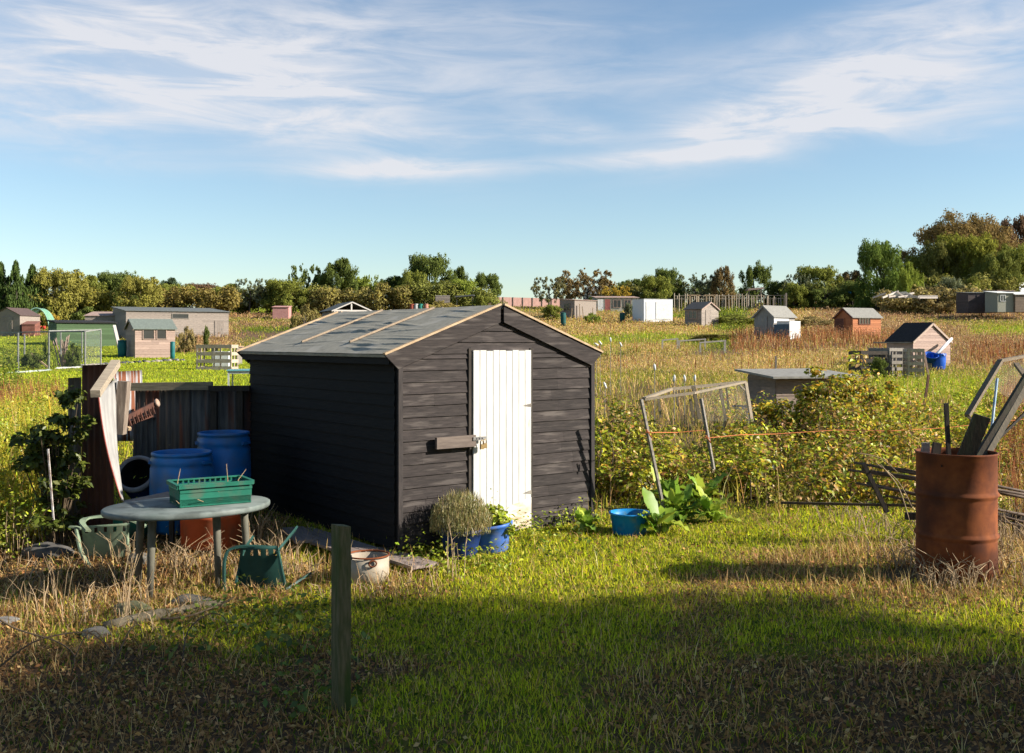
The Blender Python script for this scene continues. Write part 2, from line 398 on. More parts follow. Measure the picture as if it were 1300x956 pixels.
# blade specs by zone: (fraction of samples, hmin, hmax, width, lean, palette, object key)
SPEC = {
 'turf': [(.68, .02, .07, .0055, .65, TRF, 'lawn'), (.07, .04, .12, .004, .85, TAN, 'dry'), (.10, .02, .05, .018, .8, DKG, 'lawn'), (.08, .03, .11, .005, .6, LIM, 'lawn')],
 'lawn': [(.8, .04, .10, .012, .4, LIM, 'lawn'), (.1, .05, .12, .012, .4, GRN, 'lawn')],
 'lime': [(.34, .08, .24, .014, .6, LIM, 'lawn'), (.25, .08, .24, .014, .7, GRN, 'lawn'), (.06, .15, .35, .01, .5, TAN, 'dry')],
 'rough': [(.24, .08, .24, .012, .8, GRN+OLV, 'rough'), (.22, .08, .26, .008, .8, TAN, 'dry'), (.22, .1, .24, .012, .5, OLV, 'rough')],
 'tan': [(.30, .08, .24, .009, .75, TAN, 'dry'), (.18, .08, .22, .01, .8, OLV, 'rough'), (.03, .25, .6, .014, .2, RED, 'stalk')],
 'dock': [(.22, .3, .75, .014, .22, RED, 'stalk'), (.16, .15, .4, .01, .5, TAN, 'dry'), (.14, .12, .35, .012, .6, OLV, 'rough')],
 'heather': [(.28, .15, .42, .012, .4, HEA, 'stalk'), (.14, .12, .34, .01, .5, TAN, 'dry'), (.10, .12, .3, .012, .6, OLV, 'rough')],
 'mixed': [(.38, .02, .08, .0055, .7, TRF, 'lawn'), (.10, .04, .18, .004, .95, TAN, 'dry'), (.14, .03, .12, .005, .95, BRN, 'dry'), (.06, .02, .05, .018, .8, DKG, 'lawn')],
 'leafy': [(.3, .1, .35, .02, .6, DKG, 'rough'), (.2, .1, .4, .016, .5, GRN, 'rough')],
 'soil': [(.08, .1, .3, .012, .5, OLV, 'rough')],
 'litter': [(.05, .02, .07, .006, .6, GRN, 'lawn'), (.05, .05, .2, .004, .97, TAN, 'dry'), (.16, .03, .13, .005, .97, BRN, 'dry'), (.07, .02, .05, .018, .7, DKG, 'lawn')],
 'straw': [(.16, .05, .24, .0045, .97, TAN, 'dry'), (.18, .03, .10, .006, .5, GRN, 'lawn'), (.12, .04, .16, .005, .95, BRN, 'dry'), (.05, .04, .16, .0045, .6, TAN, 'dry')],
 'weeds': [(.3, .4, .95, .012, .35, YEL, 'rough'), (.25, .3, .8, .009, .4, OLV, 'rough'), (.12, .4, .9, .008, .4, TAN, 'dry')],
 'bramble': [(.05, .2, .5, .008, .6, TAN, 'dry'), (.08, .15, .4, .012, .6, OLV, 'rough')],
}
LEAFSPEC = {   # (fraction, height top, size, palette)
 'leafy': (.4, .45, .07, DKG+GRN), 'lime': (.30, .26, .05, LIM+GRN+YEL), 'mixed': (.16, .025, .03, BRN+BRN+TAN[3:]), 'weeds': (.35, .8, .035, YEL+GRN), 'rough': (.30, .24, .04, GRN+YEL+OLV+OLV+TAN+HEA),
 'bramble': (0, 1, .06, GRN), 'dock': (.40, .75, .025, RED+RED+HEA), 'heather': (.40, .42, .03, HEA+HEA+TAN), 'tan': (.34, .32, .03, TAN+TAN+YEL+OLV), 'turf': (.05, .05, .03, DKG+BRN), 'litter': (.30, .025, .03, BRN+TAN[3:]+BRN+TAN[:1]), 'straw': (.16, .03, .04, BRN+TAN[3:]),
 'lawn': (0, 0, .03, GRN), 'soil': (.1, .2, .05, GRN)}
ACC = {}
def scatter(x, y, wmin):
    z = gz(x, y)
    ok = ~keepout(x, y); x = x[ok]; y = y[ok]; z = z[ok]
    idx, px, py = zone_idx(x, y, z)
    pick = rng.uniform(0, 1, len(x))
    clump = vnoise(x*2.2, y*2.2, 31)*.6+vnoise(x*.7, y*.7, 32)*.4
    for ti, t in enumerate(TY):
        base = idx == ti; acc = 0
        for (fr, h0, h1, w, lean, pal, key) in SPEC[t]:
            m = base & (pick >= acc) & (pick < acc+fr); acc += fr
            k = int(m.sum())
            if not k: continue
            cl = clump[m]
            h = rng.uniform(h0, h1, k)*(.55+.9*cl)
            p = np.stack([x[m], y[m], z[m]-.01], 1)
            ww = np.maximum(w*rng.uniform(.7, 1.3, k), wmin*y[m])
            ln = np.clip(lean*rng.uniform(.3, 1.15, k), 0, .97)
            c = palette(k, pal)*(.8+.4*clump[m])[:, None]
            ACC.setdefault(key, []).append(blade_geo(p, h, ww, ln, c))
        fr, top, size, pal = LEAFSPEC[t]
        m = base & (pick >= acc) & (pick < acc+fr); k = int(m.sum())
        if k:
            rep = 3 if y[m].mean() > 9 else 1
            X = np.repeat(x[m], rep)+rng.normal(0, .05, k*rep); Y = np.repeat(y[m], rep)+rng.normal(0, .05, k*rep)
            hh = rng.uniform(.05, 1, k*rep)*top*(.5+.8*np.repeat(clump[m], rep))
            p = np.stack([X, Y, gz(X, Y)+hh], 1)
            nr = rng.normal(size=(k*rep, 3)); nr[:, 2] = np.abs(nr[:, 2])+.8
            sz = np.maximum(size*rng.uniform(.6, 1.4, k*rep), 1.8*wmin*Y)
            key = 'litter' if t in ('litter', 'straw', 'turf', 'mixed') else 'leafy'
            ACC.setdefault(key, []).append(leaf_geo(p, nr, sz, palette(k*rep, pal)))
# foreground: even over the ground
def near_samples(n, d0, d1):
    y = d0+(d1-d0)*rng.uniform(0, 1, n)
    x = rng.uniform(-1, 1, n)*(.56*y+1.2)
    keep = rng.uniform(0, 1, n) < (.56*y+1.2)/(.56*d1+1.2)
    return x[keep], y[keep]
def build_growth():
    scatter(*near_samples(340000, 4.2, 10.2), .0006)
    n = 470000
    y = 10.2*np.exp(rng.uniform(0, 1, n)**1.0*math.log(165/10.2)); x = rng.uniform(-1, 1, n)*(.53*y+1.5)
    scatter(x, y, .0007)
    names = {'lawn': ('short_grass', 'grass'), 'dry': ('dry_grass', 'grass'), 'rough': ('rough_grass', 'grass'),
             'stalk': ('dead_dock_stalks', 'weeds'), 'leafy': ('low_leafy_weeds', 'weeds'), 'litter': ('fallen_leaves', 'leaf litter')}
    labs = {'lawn': 'short green grass of the mown plots and turf before the black shed', 'dry': 'tan dry grass and straw lying across the plots',
            'rough': 'rough olive grass growing between the plots', 'stalk': 'reddish brown dead dock stalks standing across the plots',
            'leafy': 'low leafy green weeds scattered through the plots', 'litter': 'brown fallen leaves lying on the shaded ground'}
    for k, v in ACC.items():
        o = npmesh(names[k][0], *merge_geo(v), BLADE if k != 'leafy' else LEAF)
        tag(o, labs[k], names[k][1], kind='stuff')

def leaf_cloud(centers, radii, n, size, pal, updir=.5, shell=.55, flat=.8, jitter=.2):
    """leaves spread through a set of clumps; returns geo"""
    centers = np.asarray(centers, float); radii = np.asarray(radii, float)
    w = radii**2; ci = rng.choice(len(centers), n, p=w/w.sum())
    d = rng.normal(size=(n, 3)); d /= np.linalg.norm(d, axis=1, keepdims=True)
    r = (shell+(1-shell)*rng.uniform(0, 1, n)**.7)
    off = d*(radii[ci]*r)[:, None]; off[:, 2] *= flat
    nr = d+rng.normal(0, .55, (n, 3)); nr[:, 2] += updir
    c = palette(n, pal, jitter)
    cf = rng.uniform(.78, 1.2, len(centers)); c = c*cf[ci][:, None]
    return leaf_geo(centers[ci]+off, nr, size*rng.uniform(.6, 1.4, n), c)
# ------------------------------------------------------------------ the black shed
SA = math.atan2(.613, .79)
shed = thing('garden_shed', 'large black stained wooden shed with white plank door', 'shed', SHO, SA)
W, L_, EZ, RZ, RX = 2.26, 3.05, 1.675, 2.075, 1.10
SLO = (RZ-EZ)/RX
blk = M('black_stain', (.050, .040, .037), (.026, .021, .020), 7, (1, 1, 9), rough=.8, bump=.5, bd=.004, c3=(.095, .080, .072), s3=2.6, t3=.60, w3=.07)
blk_shade = M('black_stain_shaded', (.011, .010, .0095), (.006, .0055, .0055), 7, (1, 1, 9), rough=.8, bump=.4, bd=.004)  # same stain darkened: shade of the unlit walls put into the colour
blkv = M('black_stain_upright', (.060, .050, .047), (.034, .029, .028), 7, (8, 8, 1), rough=.8, bump=.5, bd=.004)
def clap(mb, x0, x1, z0, z1, pitch, axis, off, sgn, top=None, amp=.12, split=True):
    """feather-edged boards on a wall in the plane axis = off, standing out along sgn"""
    z = z0; k = 0
    while z < z1-.01:
        zt = min(z+pitch, z1)
        xa, xb = x0, x1
        if top: xa, xb = top(z, zt)
        if xb-xa > .02:
            cuts = [xa, xb]
            if split and xb-xa > .5 and random.random() < .55: cuts = [xa, xa+(xb-xa)*random.uniform(.25, .75), xb]
            for a, b in zip(cuts[:-1], cuts[1:]):
                mb.cc = jit(amp+.08)
                dz = random.uniform(-.002, .002)
                t0, t1 = .020, .008
                if a != xa: a += .001
                pts = []
                for (u, zz, th) in ((a, z+dz, 0), (b, z-dz, 0), (b, zt+.006, 0), (a, zt+.006, 0), (a, z+dz, t0), (b, z-dz, t0), (b, zt, t1), (a, zt, t1)):
                    if axis == 'y': pts.append((u, off+sgn*th, zz))
                    else: pts.append((off+sgn*th, u, zz))
                mb.add(pts, [(0, 3, 2, 1), (4, 5, 6, 7), (0, 1, 5, 4), (1, 2, 6, 5), (2, 3, 7, 6), (3, 0, 4, 7)])
        z = zt; k += 1
    mb.cc = (1, 1, 1)
T = .045
mb = MB(); mb.span(T, W-T, 0, T, .02, EZ-.02)
clap(mb, .045, .765, .0, EZ-.0, .102, 'y', 0, -1, amp=.12)
clap(mb, 1.475, W-.04, .0, EZ, .102, 'y', 0, -1, amp=.12)
def gtop(z, zt):
    k = (zt-EZ)/SLO; return (.03+k, min(W-.01, W+.04-k))
clap(mb, 0, W, EZ, RZ, .102, 'y', 0, -1, gtop)
clap(mb, .765, 1.475, 1.70, 1.76, .06, 'y', 0, -1)
mb.prism([(0, T, EZ-.02), (W, T, EZ-.02), (RX, T, RZ-.02)], (0, -T+.004, 0))
mb.build('front_wall', blk, shed)
mb = MB(); mb.span(0, T, 0, L_, .02, EZ-.02); clap(mb, .02, L_, .0, EZ, .102, 'x', 0, -1, amp=.05); mb.build('side_wall', blk_shade, shed)
mb = MB(); mb.span(W-T, W, 0, L_, .02, EZ-.02); clap(mb, .02, L_, .0, EZ, .102, 'x', W, 1); mb.build('side_wall', blk, shed)
mb = MB(); mb.span(T, W-T, L_-T, L_, .02, EZ-.02); clap(mb, 0, W, .0, EZ, .102, 'y', L_, 1); clap(mb, 0, W, EZ, RZ, .102, 'y', L_, 1, gtop)
mb.prism([(0, L_-T, EZ-.02), (W, L_-T, EZ-.02), (RX, L_-T, RZ-.02)], (0, T-.004, 0)); mb.build('back_wall', blk_shade, shed)
# corner boards
for (x, y) in ((.018, -.024), (W-.018, -.024)):
    MB().span(x-.022, x+.022, y-.010, y+.010, -.0, EZ-.03).build('corner_board', blkv, shed)
for x in (.75, 1.462):
    MB().span(x-.014, x+.014, -.030, -.006, .0, 1.72).build('door_jamb', darkw, shed)
# floor bearers and stones
for x in (.15, 1.1, 2.1):
    MB().span(x-.04, x+.04, .06, L_-.02, -.10, -.002).build('floor_bearer', darkw, shed)
# roof slabs with rippled felt
roofm = M('green_grey_felt', (.36, .335, .27), (.28, .26, .21), 22, rough=.92, bump=.15, bd=.002, c3=(.42, .39, .33), s3=3.0, t3=.60)
OV, FO = .12, .05
def slope_pt(side, u, y, h=0):    # u: 0 ridge .. 1 eave
    run = RX+OV
    x = RX+side*run*u; z = RZ+.035-SLO*run*u
    nx, nz = side*SLO, 1; k = math.hypot(nx, nz)
    return (x+nx/k*h, y, z+nz/k*h)
nW = 90; nL = 70
wr = [(random.uniform(.08, .95), random.uniform(0, L_), random.uniform(.15, .6), random.uniform(-.12, .12), random.uniform(.005, .011)) for _ in range(40)]
for side in (-1, 1):
    mb = MB(); vs = []
    for i in range(nW+1):
        u = i/nW
        for j in range(nL+1):
            y = -FO+.02+(L_+2*FO-.04)*j/nL
            h = 0.012
            for (wu, wy, wl, sl, am) in wr:
                dy = y-wy
                if abs(dy) < wl:
                    d = (u-wu-sl*dy)/.010
                    if abs(d) < 3: h += am*math.exp(-d*d)*(1-(dy/wl)**2)
            h += (float(vnoise(u*14, y*5, 3))-.5)*.003
            vs.append(slope_pt(side, u, y, h))
    fs = []
    for i in range(nW):
        for j in range(nL):
            a = i*(nL+1)+j; q = (a, a+1, a+nL+2, a+nL+1)
            fs.append(q if side > 0 else q[::-1])
    mb.add(vs, fs, True)
    # underside deck
    c = [slope_pt(side, 0, -FO+.02, -.02), slope_pt(side, 1, -FO+.02, -.02), slope_pt(side, 1, L_+FO-.02, -.02), slope_pt(side, 0, L_+FO-.02, -.02)]
    t = [slope_pt(side, 0, -FO+.02, .004), slope_pt(side, 1, -FO+.02, .004), slope_pt(side, 1, L_+FO-.02, .004), slope_pt(side, 0, L_+FO-.02, .004)]
    mb.add(c+t, [(0, 1, 2, 3), (7, 6, 5, 4), (0, 4, 5, 1), (1, 5, 6, 2), (2, 6, 7, 3), (3, 7, 4, 0)])
    rf = mb.build('roof_slope', roofm, shed)
    for y in ((L_)*.335, L_*.665):
        a = Vector(slope_pt(side, .03, y, .028)); b2 = Vector(slope_pt(side, .80, y+.02, .028))
        MB().bar(a, b2, .024, .018, up=(-side*SLO, 0, 1)).build('batten', M('batten_wood', (.42, .32, .22), (.28, .21, .15), 6, (6, 6, 6)), rf)
    # eave fascia
    a = Vector(slope_pt(side, .985, -FO+.03, -.055)); b2 = Vector(slope_pt(side, .985, L_+FO-.03, -.055))
    MB().bar(a, b2, .02, .07).build('fascia', blk_shade, shed)
# bargeboards with pale edge strips
for yy, sg in ((-FO, -1), (L_+FO, 1)):
    for side in (-1, 1):
        a = Vector(slope_pt(side, .012, yy, .012)); b2 = Vector(slope_pt(side, 1.02, yy, .012))
        c = Vector(slope_pt(side, .955, yy, -.150)); d = Vector(slope_pt(side, -.0, yy, -.135)) if False else Vector((RX+side*.02, yy, RZ+.035-.150))
        bb = MB().prism([a, b2, c, d], (0, -sg*.02, 0)).build('bargeboard', blk, shed)
        e0 = Vector(slope_pt(side, .01, yy+sg*-.006, .022)); e1 = Vector(slope_pt(side, 1.022, yy+sg*-.006, .022))
        MB().bar(e0, e1, .040, .018, up=(-side*SLO, 0, 1)).build('edge_strip', pine, bb)
# door: white tongued planks
mb = MB(); n = 9; x0, x1 = .778, 1.450; w = (x1-x0)/n
for k in range(n):
    mb.cc = jit(.03)
    a = x0+k*w+.003; b2 = x0+(k+1)*w-.003
    mb.span(a, b2, -.040, -.018, .02+random.uniform(0, .012), 1.70+random.uniform(-.004, .004))
mb.cc = (.30, .27, .22); mb.span(x0+.002, x1-.002, -.026, -.014, .03, 1.69)
doorm = M('door_paint', (.66, .65, .61), (.54, .53, .50), 3, (6, 1, 1), rough=.5, c3=(.42, .33, .23), s3=4.5, t3=.72, w3=.04)
door = mb.build('door', doorm, shed)
scuff = M('scuffed_paint', (.72, .62, .50), (.50, .36, .24), 9, (1, 1, 3), c3=(.78, .76, .7), s3=4, t3=.5)
MB().prism([(1.20, -.0405, .26), (1.45, -.0405, .315), (1.45, -.0405, .035), (1.20, -.0405, .035)], (0, .003, 0)).build('scuffed_patch', scuff, door)
for z in (.36, 1.18): 
    MB().prism([(1.34, -.0415, z), (1.452, -.0415, z+.022), (1.452, -.0415, z-.016)], (0, .003, 0)).build('bare_wood_mark', greyw, door)
hz = .89
lb = MB().span(.355, .775, -.085, -.052, hz-.05, hz+.052)
lb.build('latch_board', M('latch_board_wood', (.19, .15, .125), (.13, .10, .085), 5, (1, 1, 8)), shed)
MB().span(.42, .75, -.0515, -.026, hz-.03, hz+.03).build('latch_block', darkw, shed)
ha = MB(); ha.span(.74, .88, -.094, -.087, hz+.005, hz+.035); ha.tube([(.80, -.087, hz+.02), (.80, -.04, hz+.02)], .008)
for k in (-.03, .0, .03): ha.lathe([(0, 0), (.008, 0), (.006, .006), (0, .008)], 8, (.81+k, -.094, hz+.02), Matrix.Rotation(R(90), 3, 'X'))
hs = ha.build('hasp', steel, shed)
for (dx, dz) in ((-.012, 0), (.022, .008)):
    pl = MB(); c = (.838+dx, -.105, hz-.055+dz)
    pl.box(c, (.036, .018, .045))
    pl.tube([(c[0]-.013, c[1], c[2]+.02), (c[0]-.013, c[1], c[2]+.045), (c[0]-.006, c[1], c[2]+.058), (c[0]+.006, c[1], c[2]+.058), (c[0]+.013, c[1], c[2]+.045), (c[0]+.013, c[1], c[2]+.02)], .004, 6)
    pl.build('padlock', M('brass', (.42, .30, .14), (.3, .21, .1), 20, rough=.4, metal=.7), hs)

# stones and planks about the shed's foot
def SW(x, y, z=0): return SHO+SHX*x+SHY*y+Vector((0, 0, z))
def rock(name, label, p, sx, sy, sz, rz=0, mat=stone, cat='stone'):
    me = bpy.data.meshes.new(name)
    import bmesh
    bm = bmesh.new(); bmesh.ops.create_icosphere(bm, subdivisions=3, radius=1)
    for v in bm.verts:
        k = 1+.35*(float(vnoise(v.co.x*1.5+p[0]*7, v.co.y*1.5+v.co.z*2, 4))-.5)
        v.co = Vector((v.co.x*sx*k, v.co.y*sy*k, max(v.co.z, -.5)*sz*k))
    bm.to_mesh(me); bm.free(); me.materials.append(mat)
    a = me.attributes.new('Col', 'FLOAT_COLOR', 'FACE'); a.data.foreach_set('color', [1.]*4*len(me.polygons))
    o = bpy.data.objects.new(name, me); col.objects.link(o); o.location = p; o.rotation_euler = (0, 0, rz)
    return tag(o, label, cat)
q = G(612, 712)
paver = thing('paving_slab', 'pale wooden board lying under the front edge of the black shed', 'board', SW(.55, -.03, -.11), SA)
MB().box((0, 0, 0), (1.0, .16, .04)).build('board', weath, paver)
for k, (px, py, ln, wd, rz, lab) in enumerate([(415, 694, 1.25, .34, 128, 'wide grey board lying along the dark side wall of the black shed'),
                                         (505, 716, .85, .26, 128, 'short brown board lying at the front corner of the black shed'),
                                         (380, 686, .7, .20, 112, 'narrow grey plank lying beyond the wide board by the dark wall')]):
    g = G(px, py); t = thing('loose_board', lab, 'board', (g.x, g.y, g.z+.05), R(rz))
    mbx = MB()
    for j in range(2 if wd > .25 else 1):
        mbx.cc = jit(.1); mbx.box((0, (j-.5)*wd/2 if wd > .25 else 0, 0), (ln, wd/2-.006 if wd > .25 else wd, .025))
    mbx.build('board', M('damp_board', (.34, .27, .23), (.22, .17, .15), 5, (1, 8, 1)), t)

# pots and the rosemary
def pot(label, px, py, r0, r1, h, mat, tilt=0):
    g = G(px, py); t = thing('plant_pot', label, 'plant pot', (g.x, g.y, g.z-.01))
    rot = Matrix.Rotation(tilt, 3, 'Y')
    MB().lathe([(0, 0), (r0, 0), (r0+.01, .02), ((r0+r1)/2, h*.5), (r1, h-.03), (r1+.012, h-.025), (r1+.014, h), (r1-.006, h), (r1-.02, h-.05), (r0, h*.4), (0, h*.4)], 40, rot=rot).build('pot_body', mat, t)
    MB().lathe([(0, h-.05), (r1-.012, h-.05)], 24, rot=rot).build('soil', M('potting_soil', (.04, .03, .02), (.02, .015, .01), 30), t)
    return g, t
g1, t1 = pot('round navy blue glazed pot holding the grey rosemary bush', 585, 706, .13, .19, .25, M('navy_glaze', (.02, .045, .16), (.015, .035, .12), 5, rough=.35, bump=.1))
g2, t2 = pot('bright blue pot tilted at the doorstep with green leafy plant', 624, 699, .14, .20, .25, bluepot, R(-6))
ros = thing('rosemary_bush', 'bushy grey green rosemary growing out of the navy blue pot', 'shrub', (g1.x, g1.y, g1.z+.2))
n = 5200
th = rng.uniform(0, 2*np.pi, n); rr = rng.uniform(0, 1, n)**.5*.27; hh = rng.uniform(.02, 1, n)*.30*np.sqrt(np.maximum(1-(rr/.29)**2, .02))*1.15
p = np.stack([rr*np.cos(th), rr*np.sin(th), hh], 1)
npmesh('foliage', *blade_geo(p, rng.uniform(.03, .075, n), np.full(n, .0045), rng.uniform(.1, .7, n), palette(n, [(.17, .18, .10), (.22, .22, .13), (.12, .14, .07), (.28, .24, .16)])), LEAF, ros)
mb = MB()
for k in range(26):
    a = random.uniform(0, 6.28); r2 = random.uniform(.05, .26)
    mb.tube([(0, 0, -.03), (math.cos(a)*r2*.6, math.sin(a)*r2*.6, .10), (math.cos(a)*r2, math.sin(a)*r2, random.uniform(.2, .37))], [.005, .004, .0015], 5)
mb.build('stems', stem, ros)
mb = leaf_cloud([(g2.x+.0, g2.y, g2.z+.30), (g2.x+.08, g2.y, g2.z+.27), (g2.x-.1, g2.y-.02, g2.z+.28), (g2.x+.14, g2.y-.08, g2.z+.2)], [.13, .10, .09, .07], 750, .05, LIM+GRN)
lp = thing('leafy_pot_plant', 'light green leafy plant with small white flowers in the bright blue pot', 'plant', (g2.x, g2.y, g2.z+.15))
def rel(geo, o): return (geo[0]-np.array(o.location),)+tuple(geo[1:])
npmesh('foliage', *rel(mb, lp), LEAF, lp)
c = rng.normal(0, .07, (22, 3))+np.array([g2.x+.02, g2.y-.08, g2.z+.33])
npmesh('blossom', *rel(leaf_geo(c, rng.normal(size=(22, 3))+np.array([0, -1, .5]), np.full(22, .022), palette(22, [(.75, .75, .7)], .05), asp=1), lp), LEAF, lp)
mb = MB()
for k in range(8): mb.tube([(0, 0, 0), (random.uniform(-.12, .12), random.uniform(-.1, .1), .19)], .003, 4)
mb.build('stems', stem, lp)

# cream enamel pan
g = G(467, 738); pan = thing('enamel_pan', 'cream enamel cooking pan with rusty rim standing beside the black shed', 'pan', (g.x, g.y, g.z+.0))
pr = .168; ph = .22
MB().lathe([(0, .0), (pr-.03, 0), (pr-.01, .015), (pr, .06), (pr, ph-.02), (pr-.006, ph-.02), (pr-.008, .05), (0, .03)], 40).build('pan_body', enamel, pan)
MB().lathe([(pr-.004, ph-.014), (pr+.006, ph-.012), (pr+.007, ph-.005), (pr-.002, ph), (pr-.008, ph-.006), (pr-.004, ph-.014)], 40).build('rim', rusty, pan)
for s in (-1, 1):
    a = R(-70 if s < 0 else 110); cx, cy = math.cos(a)*pr, math.sin(a)*pr
    ring = [(cx+math.cos(a)*.012-math.sin(a)*.03*math.cos(q), cy+math.sin(a)*.012+math.cos(a)*.03*math.cos(q), ph-.045+.024*math.sin(q)) for q in np.linspace(0, 2*math.pi, 13)]
    MB().tube(ring, .007, 6).build('handle', rusty, pan)

# blue bucket + dock plants at the right
g = G(799, 676); bk = thing('blue_bucket', 'round bright blue plastic bucket half full of weeds beside the big dock leaves', 'bucket', (g.x, g.y, g.z-.02))
MB().lathe([(0, 0), (.14, 0), (.155, .02), (.168, .13), (.174, .135), (.178, .19), (.192, .195), (.192, .212), (.178, .212), (.166, .16), (.14, .04), (0, .03)], 44).build('bucket_body', cyanp, bk)
MB().lathe([(0, .15), (.166, .155)], 20).build('soil', MATS['potting_soil'], bk)
KEEP += [(g.x, g.y, .19), (g1.x, g1.y, .16), (g2.x, g2.y, .16), (pan.location.x, pan.location.y, .17)]
def bigleaf(base, yaw, length, width, lift, droop, colr, waves=.02):
    ns = 9; vs = []; f = []
    d = np.array([math.cos(yaw), math.sin(yaw)]); s = np.array([-d[1], d[0]])
    for i in range(ns):
        t = i/(ns-1)
        r_ = length*(t*math.cos(lift)); z = length*(math.sin(lift)*t-droop*t*t)
        w = width*math.sin(math.pi*min(t*.93+.07, 1))**.7*.5*(1 if t < .99 else .1)
        for k in (-1, 0, 1):
            zz = z+abs(k)*w*.35+(waves*math.sin(t*22+k)*abs(k))
            vs.append((base[0]+d[0]*r_+s[0]*w*k, base[1]+d[1]*r_+s[1]*w*k, base[2]+zz))
    for i in range(ns-1):
        for k in range(2): a = i*3+k; f.append((a, a+1, a+4, a+3))
    return vs, f
def leafplant(label, px, py, nl, ln, pal, lift=(25, 75), name='dock_plant', cat='plant', wd=.38, keep=True):
    g = G(px, py); t = thing(name, label, cat, (g.x, g.y, g.z))
    mb = MB()
    for k in range(nl):
        l_ = ln*random.uniform(.6, 1.1); c = random.choice(pal); j = random.uniform(.8, 1.2); mb.cc = tuple(v*j for v in c)
        st = random.uniform(0, .12)
        vs, f = bigleaf((random.uniform(-.05, .05), random.uniform(-.05, .05), st), random.uniform(0, 6.28), l_, l_*wd, R(random.uniform(*lift)), random.uniform(.1, .75), c)
        mb.add(vs, f, True)
    mb.build('leaves', LEAF, t)
    mb = MB()
    for k in range(5): mb.tube([(0, 0, -.03), (random.uniform(-.06, .06), random.uniform(-.06, .06), ln*.45)], [.008, .004], 5)
    mb.build('stem', M('green_stem', (.12, .16, .04), (.14, .09, .04), 9), t)
    return g
DG = [(.20, .33, .035), (.28, .40, .04), (.36, .42, .05), (.14, .24, .035)]
leafplant('dock plant with long arching lime leaves just right of the blue bucket', 838, 680, 15, .42, DG)
leafplant('dock plant with upright leaves behind the blue bucket', 862, 662, 30, .42, DG, lift=(35, 85), wd=.26)
leafplant('broad leaved plant at the right end of the dock clump', 905, 664, 22, .36, DG, wd=.28)
leafplant('small dark dock clump at the right front corner of the black shed', 742, 676, 16, .24, DG)
leafplant('tall leafy weed below the left leaning stake', 848, 648, 30, .46, DG, lift=(40, 85), wd=.24)
leafplant('spreading weed with yellow green leaves below the right leaning stake', 892, 646, 28, .42, DG+[(.3, .3, .04)])
# ------------------------------------------------------------------ the tin compound at the left
def corr(name, label, corners, waves, amp, mat, nrow=10, warp=None, parent=None, cat='metal sheet', cw=.003):
    """corrugated sheet through four corners: bottom-left, bottom-right, top-right, top-left"""
    bl, br, tr, tl = [Vector(c) for c in corners]
    nx = waves*8; nrm = (br-bl).cross(tl-bl).normalized()
    t = None
    if parent is None:
        o = (bl+br)/2
    vs = []
    for k in (0, 1):
        for i in range(nrow+1):
            v = i/nrow
            for j in range(nx+1):
                u = j/nx
                p = (bl.lerp(br, u)).lerp(tl.lerp(tr, u), v)+nrm*(amp*math.sin(u*waves*2*math.pi)+k*cw)
                if warp: p = p+warp(u, v)
                vs.append(p-o)
    N = (nrow+1)*(nx+1); fs = []
    for i in range(nrow):
        for j in range(nx):
            a = i*(nx+1)+j; fs.append((a, a+nx+1, a+nx+2, a+1)); b_ = a+N; fs.append((b_, b_+1, b_+nx+2, b_+nx+1))
    for i in range(nrow):
        for a in (i*(nx+1), i*(nx+1)+nx): fs.append((a, a+nx+1, a+nx+1+N, a+N))
    for j in range(nx):
        for a in (j, nrow*(nx+1)+j): fs.append((a, a+1, a+1+N, a+N))
    mb = MB().add(vs, fs, True)
    ob = mb.build(name, mat); ob.location = o
    return tag(ob, label, cat)
def PZ(px, py, D, dz=0): v = P(px, py, D); v.z += dz; return v
# back fence, from the shed's far corner leftwards
bx1 = SW(-.02, L_-.05); bx0 = Vector((-4.25, 11.25, 0))
fence = thing('tin_fence', 'dark rusty corrugated tin fence running from the black shed behind the blue barrels', 'fence', (bx0.x, bx0.y, 0), math.atan2(bx1.y-bx0.y, bx1.x-bx0.x))
FL = (bx1-bx0).length
x = .10; k = 0
rs = [fencesheet, greysheet, M('mixed_sheet', (.09, .085, .08), (.05, .035, .03), 3, (5, 5, .8), rough=.8, c3=(.13, .05, .03), s3=1.2, t3=.5)]
while x < FL-.05:
    w = min(.62, FL-x); vs = []; nx = 64; h = random.uniform(1.24, 1.30)
    for kk in (0, 1):
        for zz in (-.05, h):
            for j in range(nx+1):
                vs.append((x+w*j/nx, .03+.011*math.sin(j/8*2*math.pi)+kk*.003+k % 2*.012, zz))
    N = nx+1; fs = []
    for j in range(nx):
        fs += [(j, j+1, N+j+1, N+j), (2*N+j, 3*N+j, 3*N+j+1, 2*N+j+1), (N+j, N+j+1, 3*N+j+1, 3*N+j), (j, 2*N+j, 2*N+j+1, j+1)]
    fs += [(0, N, 3*N, 2*N), (nx, 2*N+nx, 3*N+nx, N+nx)]
    MB().add(vs, fs, True).build('sheet', rs[k % 3], fence); x += w-.03; k += 1
MB().bar((.02, -.02, 1.285), (FL*.70, -.02, 1.30), .05, .085).build('top_rail', M('rail_wood', (.33, .27, .18), (.2, .17, .11), 7, (1, 8, 8)), fence)
MB().bar((FL*.70-.03, -.045, 1.27), (FL, -.045, 1.275), .045, .06).build('top_rail', darkw, fence)
for xx in (1.0, FL-.12): MB().span(xx-.035, xx+.035, -.03, .012, -.05, 1.26).build('post', darkw, fence)

